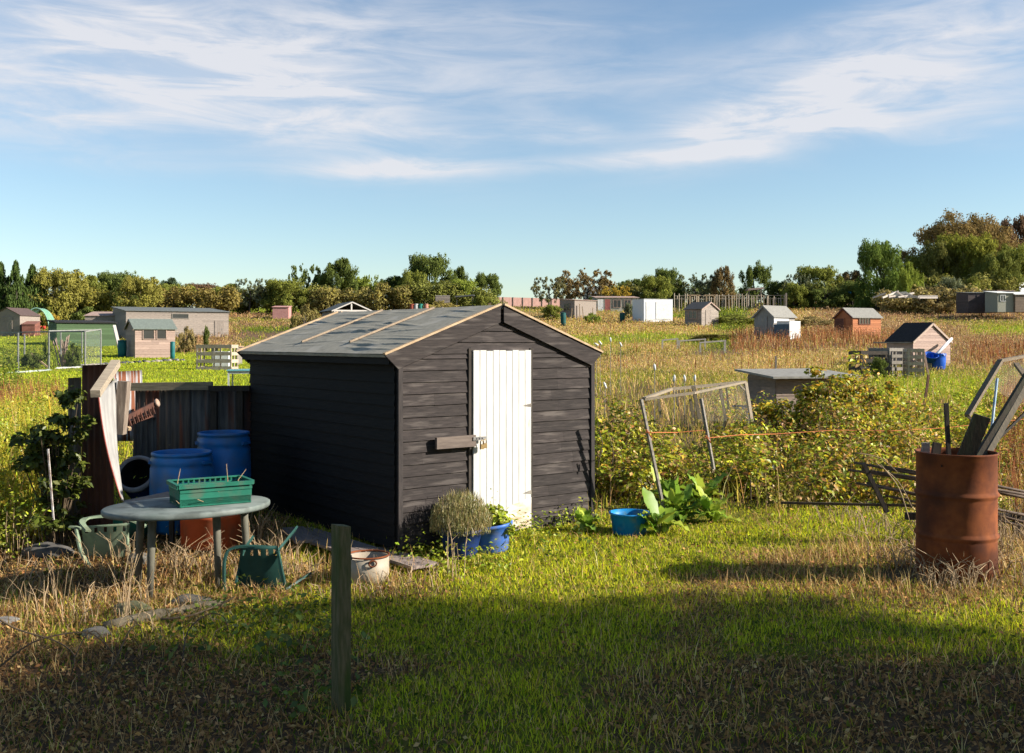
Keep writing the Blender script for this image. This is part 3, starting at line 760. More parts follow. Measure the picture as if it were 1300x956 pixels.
# upright timber hanging at the rail's end, the corner beam and loose wood
D1 = 10.6
def woodbar(name, label, a, b_, w, h, mat, up=(0, 0, 1), cat='timber', n=1):
    a = Vector(a); b_ = Vector(b_); o = a.copy(); 
    ob = MB().bar((0, 0, 0), b_-a, w, h, up).build(name, mat); ob.location = o
    return tag(ob, label, cat)
woodbar('timber', 'short upright grey timber hanging at the left end of the top rail', PZ(152, 551, 9.35), PZ(158, 484, 9.35), .10, .09, M('timber_end', (.30, .24, .19), (.17, .13, .10), 6, (8, 8, 1), bump=.5))
woodbar('timber_beam', 'pale weathered beam sloping up over the white curled tin sheet', PZ(121, 500, 8.8), PZ(147, 461, 9.6), .08, .065, M('beam_wood', (.46, .38, .28), (.28, .23, .17), 6, (1, 8, 8), bump=.5))
woodbar('timber_strut', 'small brown strut end sticking out below the rusty bracket', PZ(158, 537, 10.4), PZ(165, 545, 10.3), .03, .03, pine)
# left sheets
e1 = P(143, 470, 9.6); e1.z = 0; e0 = Vector((e1.x-.55, e1.y+.31, 0)); em = e0.lerp(e1, .30)
def up(v, z): return Vector((v.x, v.y, z))
corr('tin_sheet', 'dull grey tin sheet standing upright at the far left edge of the compound', [up(e0, -.1), up(em, -.1), up(em, 1.44), up(e0, 1.43)], 2, .012, greysheet)
corr('tin_sheet', 'dark red rusty corrugated sheet standing upright beside the grey sheet', [up(em, -.1), up(e1+Vector((.02, -.01, 0)), -.1), up(e1, 1.57), up(em+Vector((.01, 0, 0)), 1.555)], 5, .012, rustsheet)
# lit stripy panel behind
corr('tin_sheet', 'upright tin sheet striped white and rust showing under the rail end', [P(146, 560, 11.1), P(183, 560, 12.0), P(180, 470, 12.0), P(144, 472, 11.1)], 4, .03, stripesheet)
corr('tin_sheet', 'patchy grey and white tin sheet low behind the black barrel', [P(168, 600, 11.0), P(200, 600, 11.15), P(198, 530, 11.15), P(170, 530, 11.0)], 4, .015, greysheet)
# white curled sheet: a thin blade of tin
def cw_(u, v): return Vector((.05*math.sin(v*3.1), 0, 0))
corr('curled_tin_sheet', 'curled white painted tin sheet hanging below the sloping beam', [P(153, 632, 9.0), P(157, 636, 9.1), P(148, 480, 9.35), P(124, 499, 8.95)], 2, .006, stripesheet2, nrow=24,
     warp=lambda u, v: Vector((.065*math.sin(v*math.pi)*(-1 if v < .5 else .3)*0-.03*math.sin(v*3.14), 0, 0)))
cs = bpy.data.objects['curled_tin_sheet']
tl_ = [P(124.5+(153-124.5)*k/10, 498+(632-498)*k/10, 8.93+.06*k/10)-cs.location+Vector((-.03*math.sin((1-k/10)*3.14), 0, 0)) for k in range(11)]
MB().tube(tl_, .006, 6).build('rusty_edge', M('red_rust_edge', (.35, .07, .05), (.2, .05, .04), 9), cs)
# rusty bracket / tangle of iron
br = thing('rusty_bracket', 'rusty iron bracket with jagged teeth fixed across the corner of the compound', 'iron bracket', P(158, 532, 10.3))
mb = MB(); a = Vector((0, 0, 0)); b_ = P(198, 512, 10.6)-P(158, 532, 10.3)
mb.bar(a, b_, .03, .05); mb.bar(a+Vector((0, .02, -.06)), b_*.86+Vector((0, .02, -.10)), .03, .035)
for k in range(8): q = a.lerp(b_, k/8); mb.bar(q+Vector((0, -.01, -.01)), q+Vector((.03, -.01, -.09)), .018, .018)
mb.build('bracket_arms', rustsheet, br)
MB().lathe([(0, 0), (.04, .0), (.045, .02), (.03, .03), (0, .03)], 14, b_, Matrix.Rotation(R(70), 3, 'Y')).build('end_knob', M('pale_rust', (.5, .38, .3), (.3, .18, .12), 8), br)

# barrels
def barrel(label, px, D, zt, rr, mat, name='plastic_barrel', n=44, ring=True, h0=None, cat='barrel'):
    g = GD(px, D); t = thing(name, label, cat, (g.x, g.y, g.z)); h = zt-g.z
    MB().lathe([(0, 0), (rr-.05, 0), (rr-.02, .03), (rr-.01, h*.3), (rr, h*.5), (rr-.005, h*.8), (rr-.02, h*.84), (rr-.008, h*.86), (rr-.012, h*.93), (rr-.03, h-.035), (rr-.015, h-.03), (rr-.015, h-.005), (rr-.03, h), (rr-.045, h-.01), (rr-.045, h-.10), (rr-.07, h*.3), (0, h*.25)], n).build('barrel_body', mat, t)
    for a in (R(200), R(-20)):
        c = Vector((math.cos(a)*(rr-.008), math.sin(a)*(rr-.008), h*.88))
        MB().bar(c+Vector((-.05*math.sin(-a), -.05*math.cos(a), 0)) if False else c+Vector((math.sin(a)*.06, -math.cos(a)*.06, 0)), c-Vector((math.sin(a)*.06, -math.cos(a)*.06, 0)), .03, .025).build('grip', mat, t)
    KEEP.append((g.x, g.y, rr)); return g
barrel('wide open topped blue barrel, the nearer of the two by the tin fence', 231, 9.75, HC-(573-HY)/F*9.75, .295, bluep)
barrel('taller blue barrel with side grips standing against the dark shed wall', 284, 10.35, HC-(548-HY)/F*10.35, .27, bluep)
g = GD(174, 9.9); bb = thing('tilted_barrel', 'black and navy barrel tipped forward showing its dark round mouth', 'barrel', (g.x, g.y, g.z))
rot = Matrix.Rotation(R(58), 3, 'X') @ Matrix.Rotation(R(0), 3, 'Y'); c0 = Vector((0, .42, .24))
MB().lathe([(0, 0), (.16, 0), (.175, .03), (.18, .5), (.176, .5), (.165, .04), (0, .03)], 40, c0, rot).build('barrel_body', M('navy_plastic', (.012, .03, .09), (.01, .02, .05), 5, rough=.4), bb)
MB().lathe([(.150, .5), (.19, .495), (.195, .52), (.185, .545), (.155, .545), (.150, .5)], 40, c0, rot).build('rim', greyrim, bb)
MB().lathe([(.149, .53), (.145, .1), (0, .1)], 32, c0, rot).build('lining', blackp, bb)
# orange bin under the table
g = GD(271, 9.3); ob = thing('orange_bin', 'round orange plastic bin with ribs standing beneath the oval table', 'bin', (g.x, g.y, g.z))
MB().lathe([(0, 0), (.27, 0), (.285, .02), (.29, .26), (.30, .27), (.30, .30), (.29, .31), (.30, .50), (.312, .50), (.312, .53), (.29, .53), (.27, .03), (0, .03)], 44).build('bin_body', terra, ob)
KEEP.append((g.x, g.y, .3))
# board leaning behind the table
g = GD(190, 9.3); t = thing('propped_board', 'brown wooden board propped flat behind the far edge of the oval table', 'board', (g.x, g.y, g.z))
a = P(160, 640, 9.1)-g; b_ = P(218, 628, 9.3)-g
MB().bar(a, b_, .30, .02).build('board', weath, t)
for s in (a, b_): MB().bar((s.x, s.y, 0), (s.x, s.y, s.z-.01), .04, .04).build('prop', darkw, t)

# ------------------------------------------------------------------ oval table
KEEP += [(-3.7, 10.3, .75), (-3.1, 10.6, .5), (-3.95, 9.9, .4)]
TC = Vector((-2.53, 8.0, 0)); TR = R(31); TZ = HC-(640-HY)/F*8.0
g = gzf(TC.x, TC.y)
tb = thing('oval_table', 'oval faded green plastic garden table with worn top holding the crate', 'table', (TC.x, TC.y, g), TR)
H = TZ-g; ax, ay = .63, .46; n = 64
pr = [(1.0, -.045), (1.012, -.03), (1.012, -.008), (.995, 0), (0, 0.0)]
mb = MB(); mb.lathe([(.90, -.02), (.985, -.02), (.985, -.045)]+pr, n, (0, 0, H), sx=ax, sy=ay)
mb.lathe([(0, -.021), (.9, -.02)], n, (0, 0, H), sx=ax, sy=ay)
mb.build('table_top', tablep, tb)
for (wx, wy) in ((-2.73, 7.72), (-2.30, 8.02), (-2.98, 8.16), (-2.16, 8.36)):
    dx, dy = wx-TC.x, wy-TC.y; lx = dx*math.cos(TR)+dy*math.sin(TR); ly = -dx*math.sin(TR)+dy*math.cos(TR); gl_ = gzf(wx, wy)-g-.02
    MB().tube([(lx, ly, gl_), (lx*.97, ly*.97, H*.5), (lx*.93, ly*.93, H-.022)], [.024, .029, .034], 12).build('leg', tablel, tb)
# crate
ct = thing('plastic_crate', 'green plastic produce crate with pierced handles on the oval table', 'crate', (TC.x+.15, TC.y+.08, TZ+.002), R(31))
cl, cw2, ch = .55, .34, .17
mb = MB()
def wall(mb, a, b_, z0, z1, th, holes=()):
    mb.bar((a[0], a[1], (z0+z1)/2), (b_[0], b_[1], (z0+z1)/2), th, z1-z0)
for s in (-1, 1):
    for (za, zb, o_) in ((.0, .055, -.006), (.06, .105, 0), (.11, .132, .004)):
        wall(mb, (-cl/2, s*(cw2/2+o_)), (cl/2, s*(cw2/2+o_)), za, zb, .008)
        wall(mb, (s*(cl/2+o_), -cw2/2), (s*(cl/2+o_), cw2/2), za, zb, .008)
    wall(mb, (-cl/2, s*(cw2/2-.004)), (cl/2, s*(cw2/2-.004)), 0, .14, .004)
    wall(mb, (s*(cl/2-.004), -cw2/2), (s*(cl/2-.004), cw2/2), 0, .12, .004)
mb.span(-cl/2, cl/2, -cw2/2, cw2/2, .004, .012)
mb.build('crate_body', greenp, ct)
mb = MB()
for s in (-1, 1):
    mb.bar((-cl/2-.012, s*(cw2/2+.012), ch), (cl/2+.012, s*(cw2/2+.012), ch), .028, .010)
    mb.bar((-cl/2-.012, s*(cw2/2+.022), ch-.012), (cl/2+.012, s*(cw2/2+.022), ch-.012), .006, .026)
    mb.bar((s*(cl/2+.012), -cw2/2-.0, ch+.0006), (s*(cl/2+.012), cw2/2, ch+.0006), .028, .010)
    mb.bar((s*(cl/2+.022), -cw2/2-.0, ch-.012), (s*(cl/2+.022), cw2/2, ch-.012), .006, .026)
    for k in range(13):
        xx = -cl/2+.02+k*(cl-.04)/12; mb.bar((xx, s*(cw2/2+.004), .13), (xx, s*(cw2/2+.004), ch), .008, .010)
    for k in range(7):
        yy = -cw2/2+.02+k*(cw2-.04)/6
        if k not in (2, 3, 4): mb.bar((s*(cl/2+.004), yy, .12), (s*(cl/2+.004), yy, ch), .008, .010)
mb.build('rim', greenp, ct)
mb = MB()
for k in range(26): 
    xx = random.uniform(-.28, .28); yy = random.uniform(-.16, .16)
    mb.tube([(xx, yy, .014), (xx+random.uniform(-.1, .1), yy+random.uniform(-.1, .1), .05+random.random()*.08)], .003, 4)
lt = tag(mb.build('dry_twigs', strawm), 'dry broken twigs lying in the green crate', 'twigs'); lt.location = ct.location; lt.rotation_euler = (0, 0, R(31))
for (a, b_, c, lab) in (((.10, -.05, .0), (.12, -.06, .17), (.115, -.04, .30), 'thin pinkish stalk standing in the middle of the crate'), ((.2, 0, .0), (.22, 0, .16), (.29, .02, .24), 'bent tan stalk curling over the right rim of the crate'), ((-.24, .08, 0), (-.235, .08, .16), (-.21, .09, .27), 'grey forked stalk standing at the left end of the crate')):
    o = tag(MB().tube([(a[0], a[1], .014), b_, c], [.004, .004, .002], 5).build('dry_stalk', strawm), lab, 'stalk'); o.location = ct.location; o.rotation_euler = (0, 0, R(31))

# ------------------------------------------------------------------ overturned plastic chairs
def toppled_chair(label, D, mat, pts):
    g = GD(pts['c'][0], D); t = thing('plastic_chair', label, 'chair', (g.x, g.y, g.z))
    def q(px, py, d=0): return P(px, py, D+d)-g
    bl, br, tr, tl = pts['back']
    vs = []; nu, nv = 15, 14
    for k in (0, 1):
        for i in range(nv+1):
            for j in range(nu+1):
                u = j/nu; v = i/nv
                x = (bl[0]*(1-u)+br[0]*u)*(1-v)+(tl[0]*(1-u)+tr[0]*u)*v; y = (bl[1]*(1-u)+br[1]*u)*(1-v)+(tl[1]*(1-u)+tr[1]*u)*v
                d = -.035*math.sin(math.pi*u)+.015*k+.12*(1-v)
                p = q(x, y, d); vs.append(p)
    N = (nu+1)*(nv+1); fs = []
    for i in range(nv):
        for j in range(nu):
            if i in (nv-3, nv-2) and j % 3 == 1: continue
            a = i*(nu+1)+j; fs += [(a, a+1, a+nu+2, a+nu+1), (N+a, N+a+nu+1, N+a+nu+2, N+a+1)]
    for i in range(nv): 
        for a in (i*(nu+1), i*(nu+1)+nu): fs.append((a, a+nu+1, N+a+nu+1, N+a))
    for j in range(nu):
        for a in (j, nv*(nu+1)+j): fs.append((a, a+1, N+a+1, N+a))
    MB().add(vs, fs, True).build('seat', mat, t)
    for nm, pl, w, h in pts['bars']:
        mb = MB(); P3 = [q(*a) for a in pl]
        # flat moulded channel swept along the path
        dense = []
        for a, b_ in zip(P3[:-1], P3[1:]):
            for s in range(4): dense.append(a.lerp(b_, s/4))
        dense.append(P3[-1])
        for _ in range(2): dense = [dense[0]]+[(dense[i-1]+dense[i]*2+dense[i+1])/4 for i in range(1, len(dense)-1)]+[dense[-1]]
        
        for a, b_ in zip(dense[:-1], dense[1:]):
            if (b_-a).length > 1e-4: mb.bar(a-(b_-a)*.06, b_+(b_-a)*.06, .016, w*2.3, up=(.03, 1, .02))
        mb.build(nm, mat, t)
    return g
toppled_chair('dark green plastic garden chair toppled at the right end of the oval table', 7.95, chairg, dict(c=(328, 748),
  back=[(299, 744), (364, 750), (352, 693), (306, 695)],
  bars=[('arm', [(285, 749, -.05), (284, 712, -.05), (290, 697, -.02), (308, 693, 0), (350, 695, .02)], .020, .02),
        ('leg', [(350, 702, .05), (364, 686, .2), (376, 671, .35)], .024, .02), ('leg', [(300, 740, .02), (308, 700, .15), (321, 682, .3)], .014, .02),
        ('leg', [(353, 700, .0), (358, 725, .0), (363, 748, .0)], .017, .02), ('leg', [(362, 749, .0), (378, 738, .1), (393, 728, .25)], .017, .02)]))
toppled_chair('faded pale green plastic chair lying upended left of the oval table', 8.9, faded, dict(c=(128, 715),
  back=[(108, 709), (158, 712), (165, 664), (103, 668)],
  bars=[('arm', [(112, 674, -.35), (103, 664, -.25), (108, 658, -.08), (130, 655, .0), (160, 657, .05), (185, 668, .1)], .022, .02),
        ('leg', [(97, 670, .0), (102, 700, -.05), (112, 716, -.1), (120, 724, -.15)], .020, .02), ('leg', [(88, 669, .1), (97, 669, .1), (103, 671, .1)], .014, .02),
        ('leg', [(160, 664, .05), (163, 700, .05), (168, 715, .0)], .018, .02)]))
g = GD(168, 9.5); t = thing('green_ball_bucket', 'glossy bright green rounded plastic tub in the shade beneath the table', 'tub', (g.x, g.y, g.z))
MB().lathe([(0, 0), (.10, .0), (.15, .05), (.17, .15), (.165, .25), (.15, .3), (.14, .3), (.155, .2), (.1, .03), (0, .02)], 32).build('tub_body', greenp, t)
KEEP += [(TC.x, TC.y, .0), (-2.55, 7.55, .0)]
rock('stone', 'grey flat stone lying on the ground below the oval table', G(243, 768)+Vector((0, 0, .01)), .16, .10, .06)
rock('stone', 'pale stone half sunk in leaves at the left end of the old log', G(122, 808)+Vector((0, 0, .01)), .09, .07, .05)
rock('stone', 'rounded mossy stone at the foot of the nearest table leg', G(168, 778)+Vector((0, 0, .01)), .14, .09, .07, mat=M('mossy_stone', (.22, .21, .13), (.12, .13, .06), 7, bump=.5))
rock('stone', 'small white stone in the leaves at the left edge of the picture', G(8, 792)+Vector((0, 0, .01)), .10, .06, .04, mat=M('white_stone', (.3, .28, .25), (.22, .2, .18), 7))
rock('stone', 'light stone lying under the toppled pale green chair', G(178, 716)+Vector((0, 0, .01)), .12, .08, .09)
rock('stone', 'dark grey block near the left edge behind the dead stalks', G(60, 705)+Vector((0, 0, .0)), .22, .12, .10, mat=M('dark_stone', (.14, .13, .12), (.08, .075, .07), 7))
a = G(132, 800)+Vector((0, 0, .02)); b_ = G(282, 772)+Vector((0, 0, .03))
lg = MB(); pts = [Vector((0, 0, 0)).lerp(b_-a, k/7)+Vector((0, 0, random.uniform(-.008, .008))) for k in range(8)]
lg.tube(pts, [.035, .045, .04, .045, .04, .035, .04, .03], 12); lo_ = lg.build('old_log', M('log_bark', (.22, .18, .12), (.11, .09, .055), 6, (3, 3, 3), bump=.7, bd=.02)); lo_.location = a
tag(lo_, 'pale old log lying across the ground in front of the oval table', 'log')

# ------------------------------------------------------------------ post with hook and chain
D5 = 5.25; zt = HC-(668-HY)/F*D5; gx = (433-650)/F*D5
gp = GD(433, D5); pst = thing('fence_post', 'square mossy wooden post in the near foreground with metal hook', 'post', gp, R(38))
MB().prism([(-.035, -.04, -.15), (.035, -.04, -.15), (.035, -.04, zt-gp.z), (-.035, -.04, zt-gp.z+.01)], (0, .08, 0)).build('post_shaft', mossw, pst)
mb = MB(); hx = .036; z = zt-gp.z-.17
mb.span(hx-.002, hx+.006, -.02, .012, z-.03, z+.03)
mb.tube([(hx, -.004, z+.01), (hx+.02, -.004, z+.014), (hx+.024, -.004, z-.004), (hx+.012, -.004, z-.012)], .004, 6)
hk = mb.build('hook', steel, pst)
mb = MB(); zz = z-.01
for k in range(9):
    ring = [(hx+.014+(.005*math.cos(q) if k % 2 else 0), -.004+(.0 if k % 2 else .005*math.cos(q)), zz+.012*math.sin(q)) for q in np.linspace(0, 2*math.pi, 9)]
    mb.tube(ring, .0018, 5, cap=False); zz -= .017
mb.tube([(hx+.014, -.004+.018*math.sin(q)*.0+.0, zz-.004) for q in (0, 1)]+[(hx+.014+.016*math.sin(q), -.004, zz-.02+.016*math.cos(q)) for q in np.linspace(0, 6.0, 12)], .003, 6)
mb.build('chain', steel, hk)

# bramble canes arching in the left foreground
def cane(label, pts, r=.006, name='bramble_cane', cat='bramble', mat=None):
    P3 = [P(a, b_, d) for a, b_, d in pts]
    dense = []
    for a, b_ in zip(P3[:-1], P3[1:]):
        for s in range(4): dense.append(a.lerp(b_, s/4))
    dense.append(P3[-1])
    for _ in range(3): dense = [dense[0]]+[(dense[i-1]+dense[i]*2+dense[i+1])/4 for i in range(1, len(dense)-1)]+[dense[-1]]
    o = dense[0].copy(); k = len(dense)
    mb = MB().tube([p-o for p in dense], [r*(1-.5*i/k) for i in range(k)], 6)
    for i in range(1, k-1):
        d = Vector((random.uniform(-1, 1), random.uniform(-1, 1), random.uniform(-1, 1))).normalized()*r*2.2
        mb.tube([dense[i]-o, dense[i]-o+d], [r*.35, r*.05], 4)
    ob = mb.build(name, mat or stem); ob.location = o
    return tag(ob, label, cat)
cane('thorny cane arching low from the left edge over the litter', [(-10, 855, 5.7), (40, 812, 5.7), (100, 801, 5.8), (125, 806, 5.9), (160, 850, 5.9)])
cane('thorny cane looping in front of the pale old log', [(128, 870, 5.6), (150, 832, 5.7), (165, 797, 5.9), (178, 790, 6.0), (180, 812, 6.0)], .005)
cane('thin cane hooping low beside the small stone', [(95, 835, 5.8), (108, 806, 5.9), (122, 798, 5.9), (138, 822, 6.0)], .0045)
cane('long dark cane crossing from the left edge upwards', [(-10, 780, 6.0), (20, 800, 6.0), (70, 812, 6.1), (98, 830, 6.0), (90, 858, 5.9)], .006)
cane('brown cane running flat before the toppled green chair', [(205, 786, 6.7), (240, 783, 6.8), (268, 772, 6.9), (290, 763, 7.1), (298, 757, 7.2)], .008)
cane('forked cane bending down in front of the toppled green chair', [(232, 836, 6.0), (236, 800, 6.4), (262, 778, 6.6), (285, 780, 6.5), (290, 800, 6.4)], .005)

# ------------------------------------------------------------------ rusty drum and its timbers
DD = 7.75; g = GD(1214, DD); rr = .285; h = HC-(573-HY)/F*DD-g.z+.0
dr = thing('oil_drum', 'rusty brown open oil drum stuffed with old timbers at the right', 'drum', (g.x, g.y, g.z))
pf = [(0, 0), (rr-.01, 0), (rr+.004, .01)]
for zc in (h*.335, h*.665):
    pf += [(rr, zc-.035), (rr+.002, zc-.02), (rr+.014, zc-.006), (rr+.014, zc+.006), (rr+.002, zc+.02), (rr, zc+.035)]
pf += [(rr, h-.02), (rr+.008, h-.012), (rr+.008, h), (rr-.004, h), (rr-.006, h-.02), (rr-.006, .02), (0, .02)]
MB().lathe(pf, 64).build('drum_body', rusty, dr)
MB().lathe([(0, h*.55), (rr-.008, h*.55)], 32).build('ash_fill', M('ash', (.08, .07, .06), (.04, .035, .03), 20, bump=.8, bd=.03), dr)
MB().lathe([(0, 0), (.009, 0), (.009, .002), (0, .002)], 12, (-math.cos(R(47))*(rr+.001), -math.sin(R(47))*(rr+.001), h-.085), Matrix.Rotation(R(90), 3, 'X') if False else Matrix.Rotation(R(-47), 3, 'Z') @ Matrix.Rotation(R(90), 3, 'Y'), sy=2.2).build('bung_hole', blackp, dr)
KEEP.append((g.x, g.y, rr+.01)); DZ = g.z+h*.55
def intim(label, a, b_, w, hh, mat, name='old_timber'):
    a = P(*a); b_ = P(*b_); d = (b_-a); k = (DZ+.01-a.z)/d.z; a2 = a+d*max(k, -4)
    c = Vector((a2.x-g.x, a2.y-g.y)); 
    if c.length > rr-.05: c = c.normalized()*(rr-.05); a2 = Vector((g.x+c.x, g.y+c.y, DZ+.01))
    ob = MB().bar((0, 0, 0), b_-a2, w, hh, up=(0, 1, 0)).build(name, mat); ob.location = a2
    return tag(ob, label, 'timber')
graymoss = M('grey_mossy_wood', (.055, .042, .028), (.028, .022, .015), 9, (6, 6, 1), c3=(.05, .05, .028), s3=2)
intim('thin dark stick standing upright in the middle of the rusty drum', (1204, 570, 7.7), (1201, 512, 7.7), .028, .028, darkw)
intim('broad flat dark plank leaning right in the rusty drum', (1228, 575, 7.7), (1247, 528, 7.65), .125, .025, graymoss)
intim('long thick dark timber leaning far right out of the rusty drum', (1245, 572, 7.8), (1312, 462, 8.0), .036, .045, graymoss)
intim('long pale edged board leaning right below the thick timber', (1256, 572, 7.85), (1300, 495, 8.2), .045, .03, M('board_edge', (.12, .095, .06), (.06, .05, .035), 8, (6, 6, 1)))
intim('thin dark branch crossing behind the leaning timbers in the drum', (1240, 560, 7.9), (1318, 508, 8.1), .018, .018, darkw)
intim('short pale block end at the left rim of the rusty drum', (1175, 575, 7.75), (1175, 562, 7.75), .055, .03, weath)
intim('short dark block end showing just above the drum rim', (1188, 575, 7.8), (1190, 562, 7.8), .06, .035, darkw)
# bundle of rods behind the drum, one object each for the larger rods
a0 = P(1118, 588, 8.9); a1 = P(1312, 632, 8.7)
for k in range(9):
    dy = random.uniform(0, .30); dz = random.uniform(-.10, .05) if k < 5 else random.uniform(-.30, -.12)
    ext = random.uniform(-.2, .15)
    A = a0+Vector((ext, dy, dz)); B = a1+Vector((random.uniform(0, .4), dy+random.uniform(-.15, .15), dz+random.uniform(-.10, .04)))
    gzb = gzf(B.x, B.y)+.03; B.z = max(B.z, gzb); A.z = max(A.z, gzf(A.x, A.y)+.03)
    ob = MB().tube([(0, 0, 0), (B-A)*.5+Vector((0, 0, .015)), B-A], [.011, .013, .012], 7).build('cane_rod', M('cane_wood', (.17, .12, .09), (.09, .065, .05), 10, (1, 6, 6))); ob.location = A
    tag(ob, 'long brown cane lying in the stack behind the rusty drum', 'cane', group='canes stacked behind the rusty drum')
rk = thing('rod_rest', 'dark timber trestle carrying the stacked canes behind the rusty drum', 'trestle', G(1150, 655))
b0 = rk.location
for (px, dd) in ((1178, 9.1), (1215, 9.2), (1290, 9.1)):
    A = GD(px, dd); MB().bar(A-b0+Vector((0, 0, -.05)), A-b0+Vector((0, 0, .26)), .05, .05).build('leg', darkw, rk)
MB().bar(GD(1150, 9.0)-b0+Vector((0, 0, .24)), GD(1300, 9.12)-b0+Vector((0, 0, .22)), .05, .06).build('beam', darkw, rk)
woodbar('leaning_stick', 'dark leaning stick left of the rusty drum', P(1126, 650, 8.9), P(1096, 588, 8.9), .04, .035, darkw)
woodbar('ground_pole', 'thin dark pole lying flat across the grass left of the rusty drum', P(992, 641, 9.6)-Vector((0, 0, -.02)), P(1168, 642, 8.9), .022, .022, stem)
for k, (a, b_) in enumerate([((1112, 588, 8.8), (1160, 648, 8.4)), ((1085, 575, 8.9), (1140, 600, 8.8)), ((1118, 590, 8.7), (1155, 662, 8.3))]):
    cane(['dry stem bent down from the end of the cane stack', 'pale dry stem reaching left from the cane stack', 'forked dry stem drooping before the cane stack'][k], [a, ((a[0]+b_[0])/2+6, (a[1]+b_[1])/2-8, a[2]), b_], .006, 'dead_branch', 'branch', strawm)

# dead stalks left foreground and right tangle (nobody could count them)
def tangle(name, label, spots, mat, lean=.5, r=.003):
    mb = MB()
    for (px, py, n, h, sp, ln) in spots:
        for k in range(n):
            g = G(px+random.gauss(0, sp), py+random.gauss(0, sp*.25)); hh = h*random.uniform(.5, 1.15)
            d = Vector((random.gauss(0, 1), random.gauss(0, 1), 0)); d = d/max(d.length, .1)*ln*random.uniform(.3, 1)*hh
            m_ = g+d*.35+Vector((0, 0, hh*.55)); e = g+d+Vector((0, 0, hh*(1-ln*.3)))
            rr = r*random.uniform(.7, 1.5); mb.cc = jit(.3)
            mb.tube([g, m_, e], [rr, rr*.8, rr*.4], 4, False)
            if random.random() < .4 and hh > .15:
                mb.tube([m_, m_+Vector((random.uniform(-.08, .08), random.uniform(-.08, .08), .08*random.uniform(.2, 1)))], [rr*.7, rr*.2], 4, False)
    ob = mb.build(name, mat); return tag(ob, label, 'stalks', kind='stuff')
tangle('dead_stalks', 'tan dead stalks standing in the litter around the oval table', [
 (60, 740, 40, .22, 45, .9), (130, 760, 50, .2, 40, .9), (200, 790, 40, .16, 60, .95), (72, 775, 9, .5, 5, .35), (105, 790, 10, .3, 12, .5), (35, 780, 12, .32, 14, .5), (160, 788, 12, .55, 6, .35), (150, 720, 22, .35, 22, .7), (183, 775, 5, .3, 4, .4),
 (250, 728, 50, .35, 24, .8), (215, 725, 25, .35, 18, .7), (345, 715, 42, .34, 16, .8), (380, 735, 40, .22, 22, .9), (330, 700, 24, .45, 14, .5), (222, 745, 4, .45, 3, .2), (310, 735, 20, .25, 16, .5),
 (520, 740, 26, .18, 32, .8), (575, 735, 8, .45, 9, .2), (455, 760, 30, .14, 30, .9), (495, 745, 20, .15, 20, .9), (20, 700, 30, .5, 25, .5)], strawm)
tangle('dry_tangle', 'tangle of dry tan stems heaped around the foot of the rusty drum', [
 (1180, 718, 130, .24, 26, .9), (1245, 722, 140, .24, 28, .9), (1214, 738, 170, .22, 30, .9), (1214, 732, 90, .3, 26, .7), (1275, 690, 30, .5, 12, .5), (1120, 680, 40, .28, 28, .8), (1300, 700, 50, .35, 25, .8), (1080, 660, 20, .25, 25, .7), (1140, 700, 30, .2, 26, .9)], strawm, r=.0035)
# ------------------------------------------------------------------ middle ground, right
def frame_thing(name, label, cat, base, bars, mat, panels=(), pname='frame_bar'):
    t = thing(name, label, cat, base)
    for k, (a, b_, w) in enumerate(bars):
        MB().bar(a-base, b_-base, w, w*.7).build(pname, mat, t)
    for poly, m_ in panels:
        MB().add([p-base for p in poly], [tuple(range(len(poly)))]).build('net', m_, t)
    return t
# netted wooden cage leaning in the brambles
A = lambda px, py, D: P(px, py, D)
cg = [((818, 506, 13.0), (852, 494, 14.2), .05), ((852, 494, 14.2), (946, 485, 14.6), .055), ((818, 507, 13.0), (880, 499, 13.2), .045), ((880, 499, 13.2), (946, 485, 14.6), .04),
      ((880, 490, 13.3), (888, 532, 13.3), .06), ((914, 489, 14.0), (921, 533, 14.0), .045), ((946, 485, 14.6), (954, 535, 14.5), .055), ((835, 502, 13.6), (839, 530, 13.6), .035),
      ((858, 497, 13.9), (861, 516, 13.9), .035), ((876, 507, 13.7), (880, 530, 13.7), .045), ((922, 492, 14.6), (925, 520, 14.6), .03), ((950, 500, 14.6), (937, 487, 14.5), .03)]
frame_thing('netted_cage', 'grey timber netted cage with leaning frame in the brambles behind the stakes', 'cage', G(880, 560),
            [(A(*a), A(*b_), w) for a, b_, w in cg], M('cage_wood', (.34, .28, .20), (.22, .18, .13), 9, (5, 5, 5)), [([A(888, 494, 13.3), A(946, 486, 14.6), A(954, 535, 14.5), A(888, 535, 13.3)], nettan)])
def stake(label, a, b_, w, mat):
    return woodbar('stake', label, a, b_, w, w, mat, cat='stake')
stake('left one of two grey stakes leaning in the brambles, tied with orange twine', P(847, 668, 10.15), P(814, 507, 9.95), .026, greyw)
stake('right one of two grey stakes leaning in front of the netted cage', P(906, 596, 10.9), P(890, 506, 11.0), .028, greyw)
tw = MB(); pts = [P(823, 549, 9.98), P(860, 549, 10.9), P(897, 546, 10.95)]
tw.tube(pts, .004, 5); o0 = pts[0].copy()
tw2 = [P(898, 556, 10.95), P(940, 552, 11.3), P(985, 551, 12.1), P(1060, 546, 12.4), P(1130, 547, 12.6), P(1202, 543, 12.9), P(1320, 530, 13.4)]
tw.tube(tw2, .0042, 5)
for c in (P(823, 549, 9.96), P(898, 556, 10.92)):
    tw.tube([c+Vector((-.03, 0, 0)), c+Vector((.03, -.01, 0)), c+Vector((.03, -.02, -.05)), c+Vector((-.02, -.02, .03))], .007, 5)
tw.v = [tuple(Vector(v)-o0) for v in tw.v]; ob = tw.build('orange_twine', orangestr); ob.location = o0
tag(ob, 'orange twine stretched from the leaning stakes across the brambles', 'twine')
